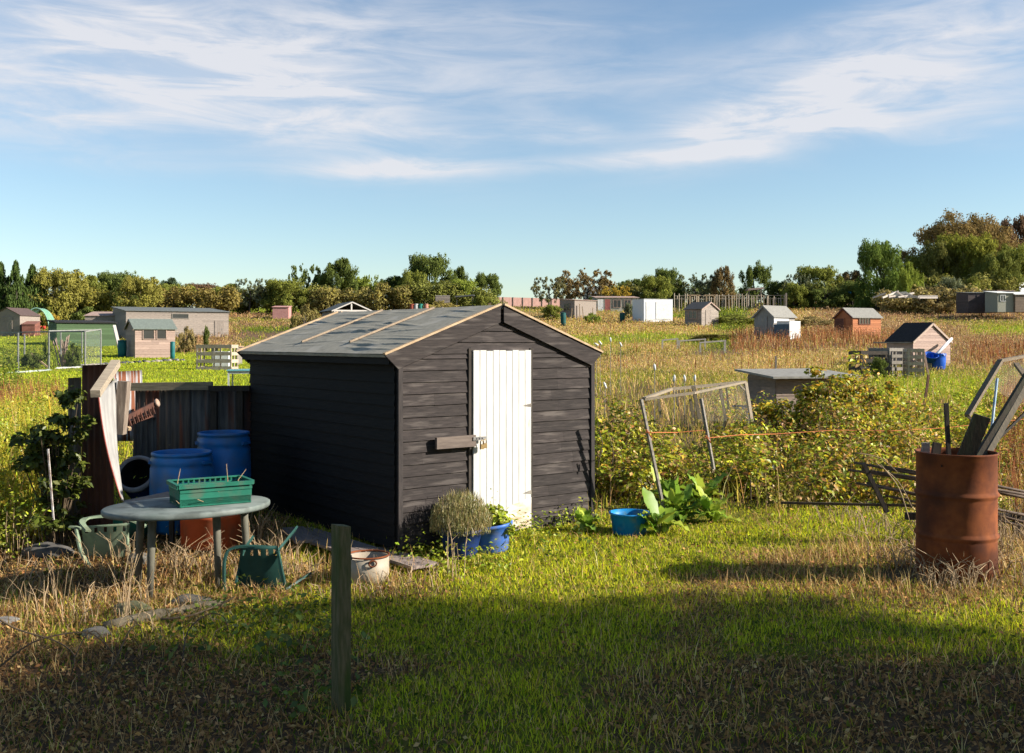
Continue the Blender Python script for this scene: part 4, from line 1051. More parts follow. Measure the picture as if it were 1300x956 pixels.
stake('rusty topped thin post standing beyond the brambles right of the flat roofed hutch', P(1171, 530, 16.5), P(1179, 476, 16.5), .035, M('rust_post', (.30, .17, .11), (.16, .08, .05), 14, (5, 5, 1)))
stake('pale blue and white pole standing behind the rusty drum timbers', P(1255, 580, 10.5), P(1266, 480, 10.6), .02, M('blue_white_pole', (.5, .58, .66), (.14, .28, .46), 9, (1, 1, 1)))
cg = [((1228, 528, 11.5), (1270, 458, 12.0), .06), ((1270, 458, 12.0), (1312, 450, 12.6), .05), ((1290, 462, 11.2), (1318, 500, 10.6), .05), ((1228, 528, 11.5), (1250, 545, 11.5), .04)]
frame_thing('net_frame', 'leaning grey wooden frame with torn netting behind the rusty drum', 'frame', G(1235, 590),
            [(A(*a), A(*b_), w) for a, b_, w in cg], M('brown_frame', (.24, .19, .13), (.13, .10, .07), 9, (5, 5, 5)), [([A(1250, 490, 11.8), A(1270, 459, 12.0), A(1312, 452, 12.6), A(1312, 520, 12.2)], nettan)])

# hutch with the flat roof
g0 = GD(985, 19.3)
h = thing('rabbit_hutch', 'low weathered wooden coop with flat grey roof behind the brambles', 'coop', (g0.x, g0.y, g0.z), R(16))
hz_ = HC-(468-HY)/F*20-g0.z
h_front = hz_-.12
mb = MB(); mb.span(0, 1.5, .0, .03, 0, h_front-.05); mb.span(0, .03, .03, 1.05, 0, h_front-.0); mb.span(1.47, 1.5, .03, 1.05, 0, h_front); mb.span(.03, 1.47, 1.02, 1.05, 0, h_front)
clap(mb, 0, 1.5, .3, h_front-.04, .15, 'y', 0, -1); clap(mb, 0, 1.05, .3, h_front-.02, .15, 'x', 0, -1)
mb.build('wall', M('brown_grey_wood', (.27, .20, .155), (.17, .13, .105), 6, (1, 1, 8)), h)
mb = MB(); a = Matrix.Rotation(R(4), 3, 'X')
mb.box((.74, .48, h_front+.03), (1.9, 1.5, .04), a); mb.build('roof', felt_p, h)
MB().span(.98, 1.3, -.03, -.0, .05, .34).build('mesh_door', darkw, h)
mb = MB(); mb.box((-.32, .5, h_front*.45), (.58, 1.0, .03)); mb.build('side_shelf', greyw, h)
for y_ in (.05, .95): MB().span(-.58, -.54, y_-.02, y_+.02, 0, h_front*.44).build('shelf_leg', greyw, h)

# ------------------------------------------------------------------ sheds of the plots
EXT = dict(summerhouse=(32, 222, 160), long_barn=(30, 290, 143), green_shed=(34, 147, 62), open_pavilion=(22, 469, 409), grey_shed=(38, 757, 711), white_container=(20, 854, 803),
           window_shed=(44, 912, 869.5), grey_roof_shed=(42, 1009, 957.5), white_box=(47, 1016, 986), orange_shed=(27, 1118, 1060.5), black_roof_shed=(30, 1206, 1126), far_container=(30, 1340, 1264))
def hut(name, label, pc, D, a, wx, wy, eave, ridge, gable, wall, roof, ov=.10, doors=(), wins=(), flat_drop=0, base=None, cat='shed', pitch=.14, backwall=None, openfront=False, trim=None, roof_t=.04, pb=None):
    """near corner at pixel column pc, depth D; local x runs right and away, local y runs left and away"""
    if name in EXT:
        a, pr_, pl_ = EXT[name]; c_, s_ = math.cos(R(a)), math.sin(R(a)); X0 = (pc-650)/F*D
        if pr_: k_ = (pr_-650)/F; wx = (k_*D-X0)/(c_-k_*s_)
        if pl_: k_ = (pl_-650)/F; wy = (X0-k_*D)/(s_+k_*c_)
    g = GD(pc, D); z0 = g.z if base is None else HC-(base-HY)/F*D
    t = thing(name, label, cat, (g.x, g.y, z0), R(a))
    tk = .04; lo = -.3
    sides = {'x0': ('y', 0, -1, wx), 'y0': ('x', 0, -1, wy), 'x1': ('y', wy, 1, wx), 'y1': ('x', wx, 1, wy)}
    mb = MB()
    if not openfront: mb.span(0, wx, 0, tk, lo, eave)
    mb.span(0, wx, wy-tk, wy, lo, eave); mb.span(0, tk, tk, wy-tk, lo, eave); mb.span(wx-tk, wx, tk, wy-tk, lo, eave)
    if pitch:
        for k, (ax_, off, sg, ln) in sides.items():
            if openfront and k == 'x0': continue
            clap(mb, -.005, ln+.005, 0, eave, pitch, ax_, off, sg, amp=.08)
    if gable == 'x':
        for y_, d in ((0, tk), (wy, -tk)):
            if openfront and y_ == 0: continue
            mb.prism([(0, y_, eave), (wx, y_, eave), (wx/2, y_, ridge)], (0, d, 0))
        sl = (ridge-eave)/(wx/2)
        if pitch:
            for y_, sg in ((0, -1), (wy, 1)):
                if openfront and y_ == 0: continue
                clap(mb, 0, wx, eave, ridge, pitch, 'y', y_, sg, lambda z, zt: ((zt-eave)/sl, wx-(zt-eave)/sl), amp=.08)
    elif gable == 'y':
        for x_, d in ((0, tk), (wx, -tk)): mb.prism([(x_, 0, eave), (x_, wy, eave), (x_, wy/2, ridge)], (d, 0, 0))
        sl = (ridge-eave)/(wy/2)
        if pitch:
            for x_, sg in ((0, -1), (wx, 1)): clap(mb, 0, wy, eave, ridge, pitch, 'x', x_, sg, lambda z, zt: ((zt-eave)/sl, wy-(zt-eave)/sl), amp=.08)
    else:   # one slope, rising to the back
        for x_, d in ((0, tk), (wx, -tk)): mb.prism([(x_, tk, eave), (x_, wy-tk, eave), (x_, wy-tk, ridge)], (d, 0, 0))
        mb.span(tk, wx-tk, wy-tk, wy-.002, eave, ridge)
    mb.build('wall', wall, t)
    mb = MB()
    def slab(p, n_):   # p: 4 corners, thickness along z
        p = [Vector(v) for v in p]; vs = p+[v+Vector((0, 0, roof_t)) for v in p]
        fs = [(3, 2, 1, 0), (4, 5, 6, 7), (0, 1, 5, 4), (1, 2, 6, 5), (2, 3, 7, 6), (3, 0, 4, 7)]
        mb.add(vs, fs if n_ else [f[::-1] for f in fs])
    e = .004
    if gable == 'x':
        sl = (ridge-eave)/(wx/2); dz = sl*ov
        slab([(-ov, -ov, eave-dz+e), (wx/2, -ov, ridge+e), (wx/2, wy+ov, ridge+e), (-ov, wy+ov, eave-dz+e)], 1)
        slab([(wx/2+.001, -ov, ridge+e), (wx+ov, -ov, eave-dz+e), (wx+ov, wy+ov, eave-dz+e), (wx/2+.001, wy+ov, ridge+e)], 1)
    elif gable == 'y':
        sl = (ridge-eave)/(wy/2); dz = sl*ov
        slab([(-ov, -ov, eave-dz+e), (wx+ov, -ov, eave-dz+e), (wx+ov, wy/2, ridge+e), (-ov, wy/2, ridge+e)], 1)
        slab([(-ov, wy/2+.001, ridge+e), (wx+ov, wy/2+.001, ridge+e), (wx+ov, wy+ov, eave-dz+e), (-ov, wy+ov, eave-dz+e)], 1)
    else:
        sl = (ridge-eave)/wy
        slab([(-ov, -ov, eave-sl*ov+e), (wx+ov, -ov, eave-sl*ov+e), (wx+ov, wy+ov, ridge+sl*ov+e), (-ov, wy+ov, ridge+sl*ov+e)], 1)
    mb.build('roof', roof, t)
    if trim is not None:
        if gable == 'x':
            for s0, s1 in ((-ov, wx/2), (wx+ov, wx/2)):
                MB().bar((s0, -ov-.012, eave-dz-.03), (s1, -ov-.012, ridge-.03), .02, .09).build('bargeboard', trim, t)
        elif gable == 'y':
            for s0, s1 in ((-ov, wy/2), (wy+ov, wy/2)):
                MB().bar((-ov-.012, s0, eave-dz-.03), (-ov-.012, s1, ridge-.03), .09, .02, up=(1, 0, 0)).build('bargeboard', trim, t)
    def rect(face, u0, u1, z0_, z1_, o0, o1):
        if face == 'x': return (u0, u1, -o1, -o0, z0_, z1_)
        return (-o1, -o0, u0, u1, z0_, z1_)
    for (face, u0, u1, zt, m_) in doors:
        d = MB()
        n_ = max(3, int((u1-u0)/.14)); w_ = (u1-u0)/n_
        for k in range(n_): d.cc = jit(.08); d.span(*rect(face, u0+k*w_+.004, u0+(k+1)*w_-.004, .03, zt, .022, .05))
        dd = d.build('door', m_, t)
        f = MB(); f.span(*rect(face, u0-.05, u0-.002, .0, zt+.05, .018, .055)); f.span(*rect(face, u1+.002, u1+.05, 0, zt+.05, .018, .055)); f.span(*rect(face, u0-.002, u1+.002, zt+.005, zt+.05, .018, .0545)); f.build('door_frame', wall, t)
        MB().span(*rect(face, u1-.10, u1-.06, zt*.5, zt*.5+.10, .051, .07)).build('handle', steel, dd)
    for (face, u0, u1, za, zb, np_, fm) in wins:
        f = MB(); b_ = .045
        f.span(*rect(face, u0-b_, u0, za-b_, zb+b_, .018, .055)); f.span(*rect(face, u1, u1+b_, za-b_, zb+b_, .018, .055))
        f.span(*rect(face, u0, u1, zb, zb+b_, .018, .0545)); f.span(*rect(face, u0, u1, za-b_, za, .018, .0545))
        for k in range(1, np_): q = u0+(u1-u0)*k/np_; f.span(*rect(face, q-.02, q+.02, za, zb, .018, .054))
        wf = f.build('window', fm, t)
        MB().span(*rect(face, u0, u1, za, zb, .022, .030)).build('pane', glassd, wf)
    return t
def m(px, D): return px*D/F
# left field
hut('summerhouse', 'small pinkish summerhouse with two dark windows and green roof before the long barn', 171.5, 58, 14, m(52, 58), 1.9, m(33, 58), m(45, 58), 'y', pinkw, M('green_roof_felt', (.20, .23, .20), (.14, .165, .145), 10), .12,
    doors=[], wins=[('x', m(10, 58), m(23, 58), m(20, 58), m(33, 58)-.06, 1, pinkw), ('x', m(27, 58), m(38, 58), m(20, 58), m(33, 58)-.06, 1, pinkw)], base=450, trim=pinkw)
hut('long_barn', 'long weathered grey barn with low roof behind the small summerhouse', 160, 76, 12, m(130, 76), 5.2, m(35.5, 76), m(43, 76), 'm', weath, felt_g, .12, wins=[('x', m(57, 76), m(77, 76), m(27, 76), m(32, 76), 1, greyw)], doors=[('x', m(112, 76), m(122, 76), 1.35, weathv)], base=430, pitch=.16)
hut('green_shed', 'long green boarded shed with black roof edge behind the fruit cage', 72, 68, 12, m(73, 68), 3.2, m(33, 68), m(36, 68), 'm', greenw, felt_b, .12, base=443, roof_t=.09, pitch=.16)
hut('low_shed', 'low pale roofed shed between the green shed and the long barn', 108, 80, 10, m(50, 80), 3, m(30, 80), m(36, 80), 'm', weath, pinkw, .1, base=431)
hut('weathered_shed', 'grey gabled shed with plank door and brown roof at the far left edge', 28, 80, -14, -0+m(1, 80), 3, .1, .2, 'm', weathv, brownw, .1, base=424) if False else None
hut('weathered_shed', 'grey gabled shed with plank door and brown roof at the far left edge', -8, 80, -8, m(36, 80), 2.6, m(22, 80), m(31, 80), 'x', weathv, M('brown_roof', (.13, .09, .08), (.09, .06, .055), 9), .1, doors=[('x', m(12, 80), m(25, 80), m(19, 80), weathv)], base=422, pitch=0)
hut('brick_outhouse', 'low reddish outhouse between the grey gabled shed and the green tunnel', 28, 79, 10, m(15, 79), 1.5, m(9, 79), m(13, 79), 'm', M('red_boards', (.24, .10, .075), (.17, .07, .055), 5), M('red_roof', (.28, .13, .10), (.2, .09, .07), 9), .06, base=421)
# polytunnel
D = 84; g = GD(46, D); r_ = m(15, D); z0 = HC-(419-HY)/F*D
pt = thing('polytunnel', 'pale green netted tunnel with plants and red pots at its mouth', 'polytunnel', (g.x, g.y, z0), R(14))
mb = MB(); vs = []; nA = 20; ry = m(28, D)
for j in range(9):
    for i in range(nA+1):
        a = math.pi*i/nA; vs.append((-math.cos(a)*r_, j*.4, math.sin(a)*ry+.03*math.sin(j*2.1)))
mb.add(vs, [(j*(nA+1)+i, j*(nA+1)+i+1, (j+1)*(nA+1)+i+1, (j+1)*(nA+1)+i) for j in range(8) for i in range(nA)], True); mb.build('cover', netgreen, pt)
for y_ in (-.02, 2.4): MB().tube([(-math.cos(math.pi*i/16)*r_, y_, math.sin(math.pi*i/16)*ry) for i in range(17)], .05, 6).build('hoop', M('pale_hoop', (.25, .42, .32), (.2, .35, .27), 9), pt)
for k in (-.25, .25): MB().span(k*r_-.04, k*r_+.04, -.05, .02, 0, ry*.75).build('post', pine, pt)
for k in range(3):
    g = GD(46+k*5, D-1.5); o = MB().lathe([(0, 0), (.10, 0), (.15, .26), (.12, .26), (0, .2)], 14).build('red_pot', M('red_plastic', (.55, .06, .04), (.45, .05, .03), 6)); o.location = (g.x, g.y, z0+.05)
    tag(o, 'small red pot in the row at the mouth of the green tunnel', 'plant pot', 'red pots before the green tunnel')
# fruit cage
fc_ = thing('fruit_cage', 'large netted fruit cage of pale poles over the vegetable plot', 'fruit cage', G(60, 462))
b0 = fc_.location.copy(); D0, D1_ = 44., 52.
top = lambda px, D: P(px, 418 + (px-128)*-.025, D)
posts = [(128, D0+2, 419), (108, D0-2, 421), (62, D0, 420), (23, D0, 421), (-12, D0, 422), (77, D1_, 422), (31, D1_, 424), (104, D1_, 421)]
for px, D, yt in posts:
    a = GD(px, D); b_ = P(px, yt, D); MB().bar(a-b0, b_-b0, .055, .055).build('post', M('pale_pole', (.30, .30, .28), (.22, .22, .2), 9), fc_)
rails = [((-12, 422, D0), (108, 421, D0-2)), ((108, 421, D0-2), (128, 418, D0+2)), ((62, 420, D0), (128, 418.5, D0+2)), ((-12, 423, D1_), (128, 419, D0+2))]
for a, b_ in rails: MB().bar(P(*a)-b0, P(*b_)-b0, .05, .045).build('rail', MATS['pale_pole'], fc_)
for poly in ([P(-12, 422, D0), P(108, 421, D0-2), GD(108, D0-2), GD(-12, D0)], [P(108, 421, D0-2), P(128, 418, D0+2), GD(128, D0+2), GD(108, D0-2)], [P(-12, 422, D0), P(108, 421, D0-2), P(128, 418, D0+2), P(-12, 423, D1_)]):
    MB().add([p-b0 for p in poly], [(0, 1, 2, 3)]).build('net', netpale, fc_)
# bean canes inside
bc = thing('bean_canes', 'sheaf of pale dead canes standing inside the fruit cage', 'canes', GD(78, 46)); b0 = bc.location.copy()
for k in range(14):
    a = GD(78+random.uniform(-5, 5), 46); MB().tube([a-b0, P(78+random.uniform(-14, 12), random.uniform(424, 436), 46+random.uniform(-.5, .5))-b0], [.035, .02], 5).build('cane', pinkw, bc)
def poleobj(label, a, b_, w, mat, name='pole', cat='pole'):
    return woodbar(name, label, a, b_, w, w, mat, cat=cat)
poleobj('pale stick leaning low across the left of the fruit cage', GD(63, 45), P(38, 448, 45), .06, pine)
poleobj('white board leaning between the green shed and the long barn', GD(153, 64), P(145, 414, 66), .18, M('white_board', (.6, .55, .5), (.5, .45, .4), 6))
def butt(label, px, D, yt, wpx, mat, name='water_butt', cat='water butt', lid=None, yb=None):
    g = GD(px, D); z0 = g.z if yb is None else HC-(yb-HY)/F*D
    h = HC-(yt-HY)/F*D-z0; r_ = m(wpx/2, D); t = thing(name, label, cat, (g.x, g.y, z0))
    MB().lathe([(0, -.1), (r_*.86, -.1), (r_*.95, h*.3), (r_, h*.6), (r_*.94, h-.04), (r_*.9, h-.03), (0, h-.03)], 24).build('tank', mat, t)
    MB().lathe([(r_*.98, h-.05), (r_*1.02, h-.03), (r_*.9, h), (0, h+.03)], 24).build('lid', lid or mat, t)
butt('dark teal water butt beside the dark end of the summerhouse', 155, 59, 432, 11, tealp)
butt('small teal bin at the right end of the summerhouse', 219, 57, 434, 6, tealp, 'bin', 'bin')
# pallets
def palletbox(label, px0, px1, py_t, py_b, D, mat, nl=5, depth=.9, a=0, name='pallet_bin', side=False, base=None, cat='compost bin'):
    g = GD(px0, D); z0 = g.z if base is None else base; w = m(px1-px0, D)/max(math.cos(R(a)), .3); h = HC-(py_t-HY)/F*D-z0
    t = thing(name, label, cat, (g.x, g.y, z0), R(a))
    def panel(x0, y0, x1, y1):
        mb = MB(); d = Vector((x1-x0, y1-y0, 0)); n_ = Vector((-d.y, d.x, 0)).normalized()*.03
        for k in range(nl):
            z = .06+(h-.12)*k/(nl-1); mb.cc = jit(.15); mb.bar(Vector((x0, y0, z)), Vector((x1, y1, z)), .022, (h/nl)*.55)
            mb.bar(Vector((x0, y0, z))+n_*2.6, Vector((x1, y1, z))+n_*2.6, .022, (h/nl)*.5)
        for s in (.02, .5, .98): p = Vector((x0, y0, 0))+d*s+n_*1.3; mb.cc = jit(.15); mb.bar(p+Vector((0, 0, -.1)), p+Vector((0, 0, h+.01)), .05, .05)
        return mb
    panel(0, 0, w, 0).build('pallet', mat, t); panel(w, 0, w, depth).build('pallet', mat, t); panel(0, depth, 0, 0).build('pallet', mat, t); panel(w, depth, 0, depth).build('pallet', mat, t)
    return t
palw = M('pallet_wood', (.52, .43, .33), (.36, .29, .22), 8)
palletbox('pallet compost bin standing alone on the bright lawn by the summerhouse', 249, 295, 438, 465, 44, palw, 4, .8, -6)
for k, (px, D, c) in enumerate([(276, 47, (.75, .75, .75)), (286, 47, (.78, .78, .76))]):
    g = GD(px, D); o = MB().box((0, 0, .36), (.36, .25, .72)).build('white_sack', white); o.location = g
    tag(o, ['left', 'right'][k]+' of two white sacks inside the pallet bin on the lawn', 'sack')
# table-like plank
g = GD(288, 50); t = thing('plank_bench', 'low brown plank bench behind the pallet compost bin on the lawn', 'bench', g, R(-4))
w = m(38, 50); hh = HC-(439-HY)/F*50-g.z
MB().span(-w/2, w/2, -.35, .35, hh-.07, hh).build('plank_top', brownw if False else M('bench_wood', (.34, .23, .17), (.24, .16, .12), 6, (1, 8, 8)), t)
for s in (-1, 1): MB().span(s*w*.42-.05, s*w*.42+.05, -.3, .3, -.1, hh-.072).build('leg', greyw, t)
# glass-topped cold frame at the lawn's right
g = GD(290, 26); D = 26; t = thing('cold_frame', 'low frame with pale blue glass top on the lawn beside the black shed', 'cold frame', g, R(8))
w = 1.05; hh = HC-(471-HY)/F*26-g.z
for (x, y) in ((0, 0), (w, 0), (w, .8), (0, .8)): MB().span(x-.02, x+.02, y-.02, y+.02, -.05, hh).build('leg', M('pale_grey_frame', (.5, .52, .5), (.4, .42, .4), 9), t)
MB().box((w/2, .4, hh+.015), (w+.08, .9, .03)).build('glass_top', M('aqua_glass', (.16, .42, .46), (.12, .34, .38), 2, rough=.2, bump=0), t)
for (y) in (0, .8): MB().span(0.02, w-.02, y-.015, y+.015, hh-.07, hh-.003).build('rail', MATS['pale_grey_frame'], t)
# pale strips lying on the lawn
for lab, (x0, y0), (x1, y1), w, mt in [('long pale fleece strip lying across the lawn at the left', (4, 476), (64, 471), .35, M('fleece', (.42, .46, .42), (.34, .38, .34), 9)),
                              ('white fleece strip lying before the dark edging stones', (72, 468.5), (150, 464), .35, M('white_fleece', (.5, .5, .48), (.4, .4, .38), 9))]:
    a = G(x0, y0); b_ = G(x1, y1); k = 12; mb = MB(); vs = []
    for i in range(k+1):
        p = a.lerp(b_, i/k)
        for s in (-.5, -.17, .17, .5):
            q = p+Vector((0, s*w, 0)); q.z = gzf(q.x, q.y)+(.07 if abs(s) < .4 else .01)+.02*math.sin(i*2.3+s*9); vs.append(q-a)
    mb.add(vs, [(i*4+j, (i+1)*4+j, (i+1)*4+j+1, i*4+j+1)[::-1] for i in range(k) for j in range(3)], True)
    o = mb.build('fleece_strip', mt); o.location = a; tag(o, lab, 'fleece')
for k in range(26):
    px = 96+k*5.4+random.uniform(-1, 1); py = 465-(k/26)*8+random.uniform(-.6, .6); g = G(px, py)
    c = random.choice([(.04, .04, .05), (.12, .12, .13), (.3, .28, .26), (.5, .42, .35)])
    nm = 'edge_stone_'+str(c[0])
    rock('edging_stone', 'small dark edging stone in the row across the lawn', g+Vector((0, 0, .02)), random.uniform(.10, .2), .1, random.uniform(.05, .11), 0, M(nm, c, [v*.7 for v in c], 8), 'stone')['group'] = 'edging stones across the lawn'

# centre
hut('pink_shed', 'low pink tarpaulin covered lean-to far behind the roof of the black shed', 346, 104, 4, m(20, 104), 2, m(15, 104), m(17, 104), 'm', M('pink_tarp', (.55, .28, .25), (.45, .22, .2), 5), M('pink_tarp2', (.6, .33, .3), (.5, .26, .23), 5), .08, base=405, pitch=0)
D = 88
t = hut('open_pavilion', 'open fronted shed with white posts and grey roof just above the black shed', 424, D, 10, m(45, D), 3.0, m(15, D), m(25, D), 'x', weath, felt_g, .25, base=408, openfront=True, trim=M('white_trim', (.72, .66, .6), (.6, .55, .5), 8), pitch=.15)
for x in (.02, m(45, D)-.02): MB().span(x-.07, x+.07, -.22, -.08, -.3, m(15, D)-.05).build('post', MATS['white_trim'], t)
MB().span(.06, m(45, D)-.06, -.21, -.10, m(15, D)-.16, m(15, D)-.02).build('cross_beam', MATS['white_trim'], t)
MB().span(m(22, D)-.06, m(22, D)+.06, -.205, -.12, m(15, D)-.02, m(23, D)).build('king_post', MATS['white_trim'], t)
for k, (px, c, lab) in enumerate([(523, (.32, .08, .05), 'dark red drum, left of the far drums over the shed roof'), (528.5, (.55, .55, .52), 'pale drum beside the dark red drum over the shed roof'), (534, (.03, .22, .17), 'teal drum right of the pale drum over the shed roof'), (541, (.45, .2, .14), 'orange brown drum at the right end of the far drums')]):
    butt(lab, px, 92, 386, 6.0, M('far_drum'+str(k), c, [v*.8 for v in c], 5), 'far_drum', 'drum')
hut('grey_fence_panel', 'grey board fence panel among bushes above the black shed roof', 553, 108, 4, m(18, 108), .15, m(14, 108), m(14.5, 108), 'm', weath, greyw, .02, base=390, cat='fence')
t = thing('shelter', 'small flat roofed shelter on posts among bushes above the black shed', 'shelter', GD(592, 110)); b0 = t.location.copy()
MB().bar(P(578, 377, 110)-b0, P(602, 375, 110)-b0, 1.6, .14).build('roof', felt_g, t)
for px in (580, 600): MB().bar(GD(px, 110)-b0, P(px, 376, 110)-b0, .12, .12).build('post', greyw, t)

# far pink board fence
a = GD(626, 128); b_ = GD(712, 133); t = thing('board_fence', 'long pinkish board fence on the skyline right of the black shed ridge', 'fence', a); ztop = HC-(378-HY)/F*128
d = b_-a
MB().bar(Vector((0, 0, 0)) + Vector((0, 0, (ztop-a.z)/2-.2)), Vector((d.x, d.y, (ztop-a.z)/2-.2)), .06, ztop-a.z+.6).build('boards', brickp, t)
for k in range(8): q = Vector((d.x, d.y, 0))*(k/7); MB().span(q.x-.05, q.x+.05, q.y-.14, q.y-.04, -.3, ztop-a.z+.12).build('post', weathv, t)

hut('grey_shed', 'small grey shed with twin window and sloping pale roof, far centre', 729.5, 100, 38, m(38, 100), m(27, 100), m(25, 100), m(27, 100), 'm', weath, pinkw, .1, base=406, wins=[('y', m(9, 100), m(20, 100), m(12, 100), m(21, 100), 2, weath)], pitch=0)
D = 108
hut('glass_shed', 'long low glazed shed with white door and red door in the far centre', 757, D, 4, m(54, D), 3, m(24, D), m(27, D), 'm', M('patchy_pale', (.46, .42, .36), (.26, .27, .22), 2.2, (1, 1, .5)), pinkw, .12, base=402,
    doors=[('x', m(2, D), m(9, D), m(22, D), white), ('x', m(11, D), m(18, D), m(22, D), M('red_door', (.38, .13, .11), (.3, .1, .09), 6))], wins=[('x', m(22, D), m(31, D), m(12, D), m(21, D), 2, pinkw), ('x', m(36, D), m(44, D), m(12, D), m(21, D), 2, pinkw)], pitch=0)
hut('far_bungalow', 'far bungalow with grey hipped roof behind the glazed shed', 752, 150, 12, m(24, 150), 5, m(17, 150), m(27, 150), 'y', M('cream_render', (.52, .47, .38), (.44, .4, .33), 4), felt_g, .3, base=390, pitch=0)
D = 90
t = hut('white_container', 'flat topped white storage container with blue grey shaded end', 817.5, D, 20, m(39, D), m(38, D), m(29, D), m(29.6, D), 'm', container, container, .02, base=409, pitch=0)
MB().span(m(17, D), m(38, D), -.03, -.004, m(4, D), m(26, D)).build('side_panel', white, t)
MB().span(m(3, D), m(12, D), -.028, -.004, .05, m(26, D)).build('door', white, t)
butt('dark green water butt in the weeds left of the small grey shed', 715, 84, 397, 7, M('dark_teal', (.02, .10, .095), (.015, .08, .075), 5))
butt('small dark green water butt in front of the glazed shed', 790, 92, 397, 7, MATS['dark_teal'], lid=greyrim)
D = 84
hut('window_shed', 'grey gabled shed with twin dark window, right of the white container', 890.5, D, 44, m(30, D), m(31, D), m(24, D), m(33, D), 'x', weath, M('dark_grey_felt', (.09, .09, .09), (.06, .06, .06), 9), .12, base=416,
    doors=[('x', m(9, D), m(19, D), m(22, D), weathv)], wins=[('y', m(7, D), m(19, D), m(12, D), m(21, D), 2, pinkw)], trim=pinkw)
D = 62.5
t = hut('grey_roof_shed', 'pale grey gabled shed with white lean-to box on its sunlit side', 982, D, 42, m(38, D), m(35, D), m(32, D), m(45, D), 'y', M('silver_wood', (.38, .35, .32), (.27, .25, .23), 5, (8, 8, 1)), felt_p, .12, base=433,
    doors=[('y', m(10, D), m(22, D), m(31, D), MATS['silver_wood'])], trim=MATS['silver_wood'], pitch=0)
MB().span(.02, m(34, D), -.03, -.004, m(23, D), m(31.5, D)).build('white_panel', white, t)
t = hut('white_box', 'white lean-to box with slate blue door against the grey gabled shed', 1002.5, 60.5, 47, m(22, 60.5), m(24, 60.5), m(24, 60.5), m(24.3, 60.5), 'm', white, white, .01, base=432.5, pitch=0)
MB().span(-.03, -.004, .05, m(22, 60.5), .05, m(21, 60.5)).build('door', M('slate_blue', (.10, .15, .19), (.08, .12, .155), 5), t)
D = 64
hut('orange_shed', 'small orange brown shed with a four pane window and grey roof', 1082.5, D, 27, m(40, D), m(48, D), m(31, D), m(42, D), 'y', orangew, felt_p, .12, base=433,
    wins=[('x', m(10.5, D), m(29, D), m(22, D), m(30, D), 4, brownw)], doors=[('y', m(14, D), m(30, D), m(29, D), brownw)], trim=brownw)
D = 44.5
t = hut('black_roof_shed', 'squat pinkish boarded shed with steep black roof and white downpipe', 1159, D, 30, m(55, D), m(60, D), m(33, D), m(56, D), 'x', pinkw, felt_b, .07, base=466, trim=M('pale_trim', (.5, .38, .3), (.4, .3, .24), 8), pitch=.13)
MB().bar((-.08, -.02, m(31, D)), (-.08, m(60, D), m(31, D)), .05, .06).build('fascia', weath, t)
MB().tube([P(1208, 430, 45.2), P(1189, 450, 43.6)], .065, 10).build('downpipe', M('white_pipe', (.75, .76, .78), (.7, .7, .72), 9, rough=.4), t, world=True)
g = GD(1190, 43.2); t = thing('blue_barrel', 'blue plastic barrel under the white downpipe of the black roofed shed', 'barrel', (g.x, g.y, g.z))
hb = HC-(449-HY)/F*43.2-g.z
MB().lathe([(0, 0), (.28, 0), (.31, .1), (.33, hb*.4), (.34, hb*.7), (.32, hb*.93), (.34, hb*.95), (.33, hb), (.29, hb), (.27, hb*.8), (0, hb*.75)], 28).build('barrel_body', M('royal_blue', (.02, .12, .55), (.015, .09, .45), 4, rough=.4), t)
mb = MB()
for k in range(9):
    a = k*.7; mb.prism([(math.cos(a)*.33, math.sin(a)*.33, hb+.03), (math.cos(a+.5)*.36, math.sin(a+.5)*.36, hb-.02), (math.cos(a+.3)*.37, math.sin(a+.3)*.37, hb-.22*random.uniform(.3, 1.5))], (0, 0, .01))
mb.build('torn_liner', MATS['royal_blue'], t)
g = GD(1180, 43.0); t = thing('blue_tub', 'shallow blue tub tipped beside the blue barrel', 'tub', (g.x, g.y, g.z+hb*.55))
rot = Matrix.Rotation(R(25), 3, 'X')
MB().lathe([(0, 0), (.2, 0), (.30, .3), (.32, .3), (.28, .26), (.2, .03), (0, .03)], 26, rot=rot).build('tub_body', MATS['royal_blue'], t)
MB().span(-.1, .1, -.02, .1, -hb*.6, 0.02).build('block', greyw, t)
darkpal = M('dark_pallet', (.10, .08, .065), (.06, .05, .04), 8)
palletbox('dark brown slatted compost bin, left of the pair below the black roofed shed', 1093, 1128, 446, 476, 39, darkpal, 4, 1.0, 8)
palletbox('grey slatted compost bin, right of the pair below the black roofed shed', 1129, 1152, 442, 475, 39.5, greyw, 5, 1.0, 30)
palletbox('pale sunlit pallet bin standing next to the blue barrel', 1152.5, 1172, 443, 474, 38.6, palw, 5, .9, -10)
poleobj('short leaning pole between the pale pallet bin and the blue barrel', GD(1179, 39.5), P(1173, 447, 39.5), .07, pinkw)
# far right
D = 100
hut('dark_shed', 'low dark boarded shed with pale roof edge at the far right', 1266, D, 12, m(24, D), m(26, D), m(23, D), m(24, D), 'm', M('dark_boards', (.13, .10, .095), (.09, .07, .065), 5, (1, 1, 6)), pinkw, .1, base=392)
hut('low_dark_shed', 'long low dark shed left of the pale roofed one at the far right', 1229, 101, 3, m(38, 101), 2.4, m(21, 101), m(23, 101), 'm', MATS['dark_boards'], felt_g, .1, base=393, doors=[('x', m(12, 101), m(19, 101), 1.4, MATS['dark_boards'])], pitch=.14)
hut('pale_green_shed', 'pale green grey boarded shed with white window at the far right edge', 1266.5, 97, 8, m(22, 97), 2, m(20, 97), m(23, 97), 'm', M('pale_green_boards', (.36, .35, .28), (.25, .25, .2), 5, (6, 6, 1)), white, .15, base=392, wins=[('x', m(4, 97), m(10, 97), m(10, 97), m(17, 97), 2, white)], pitch=0)
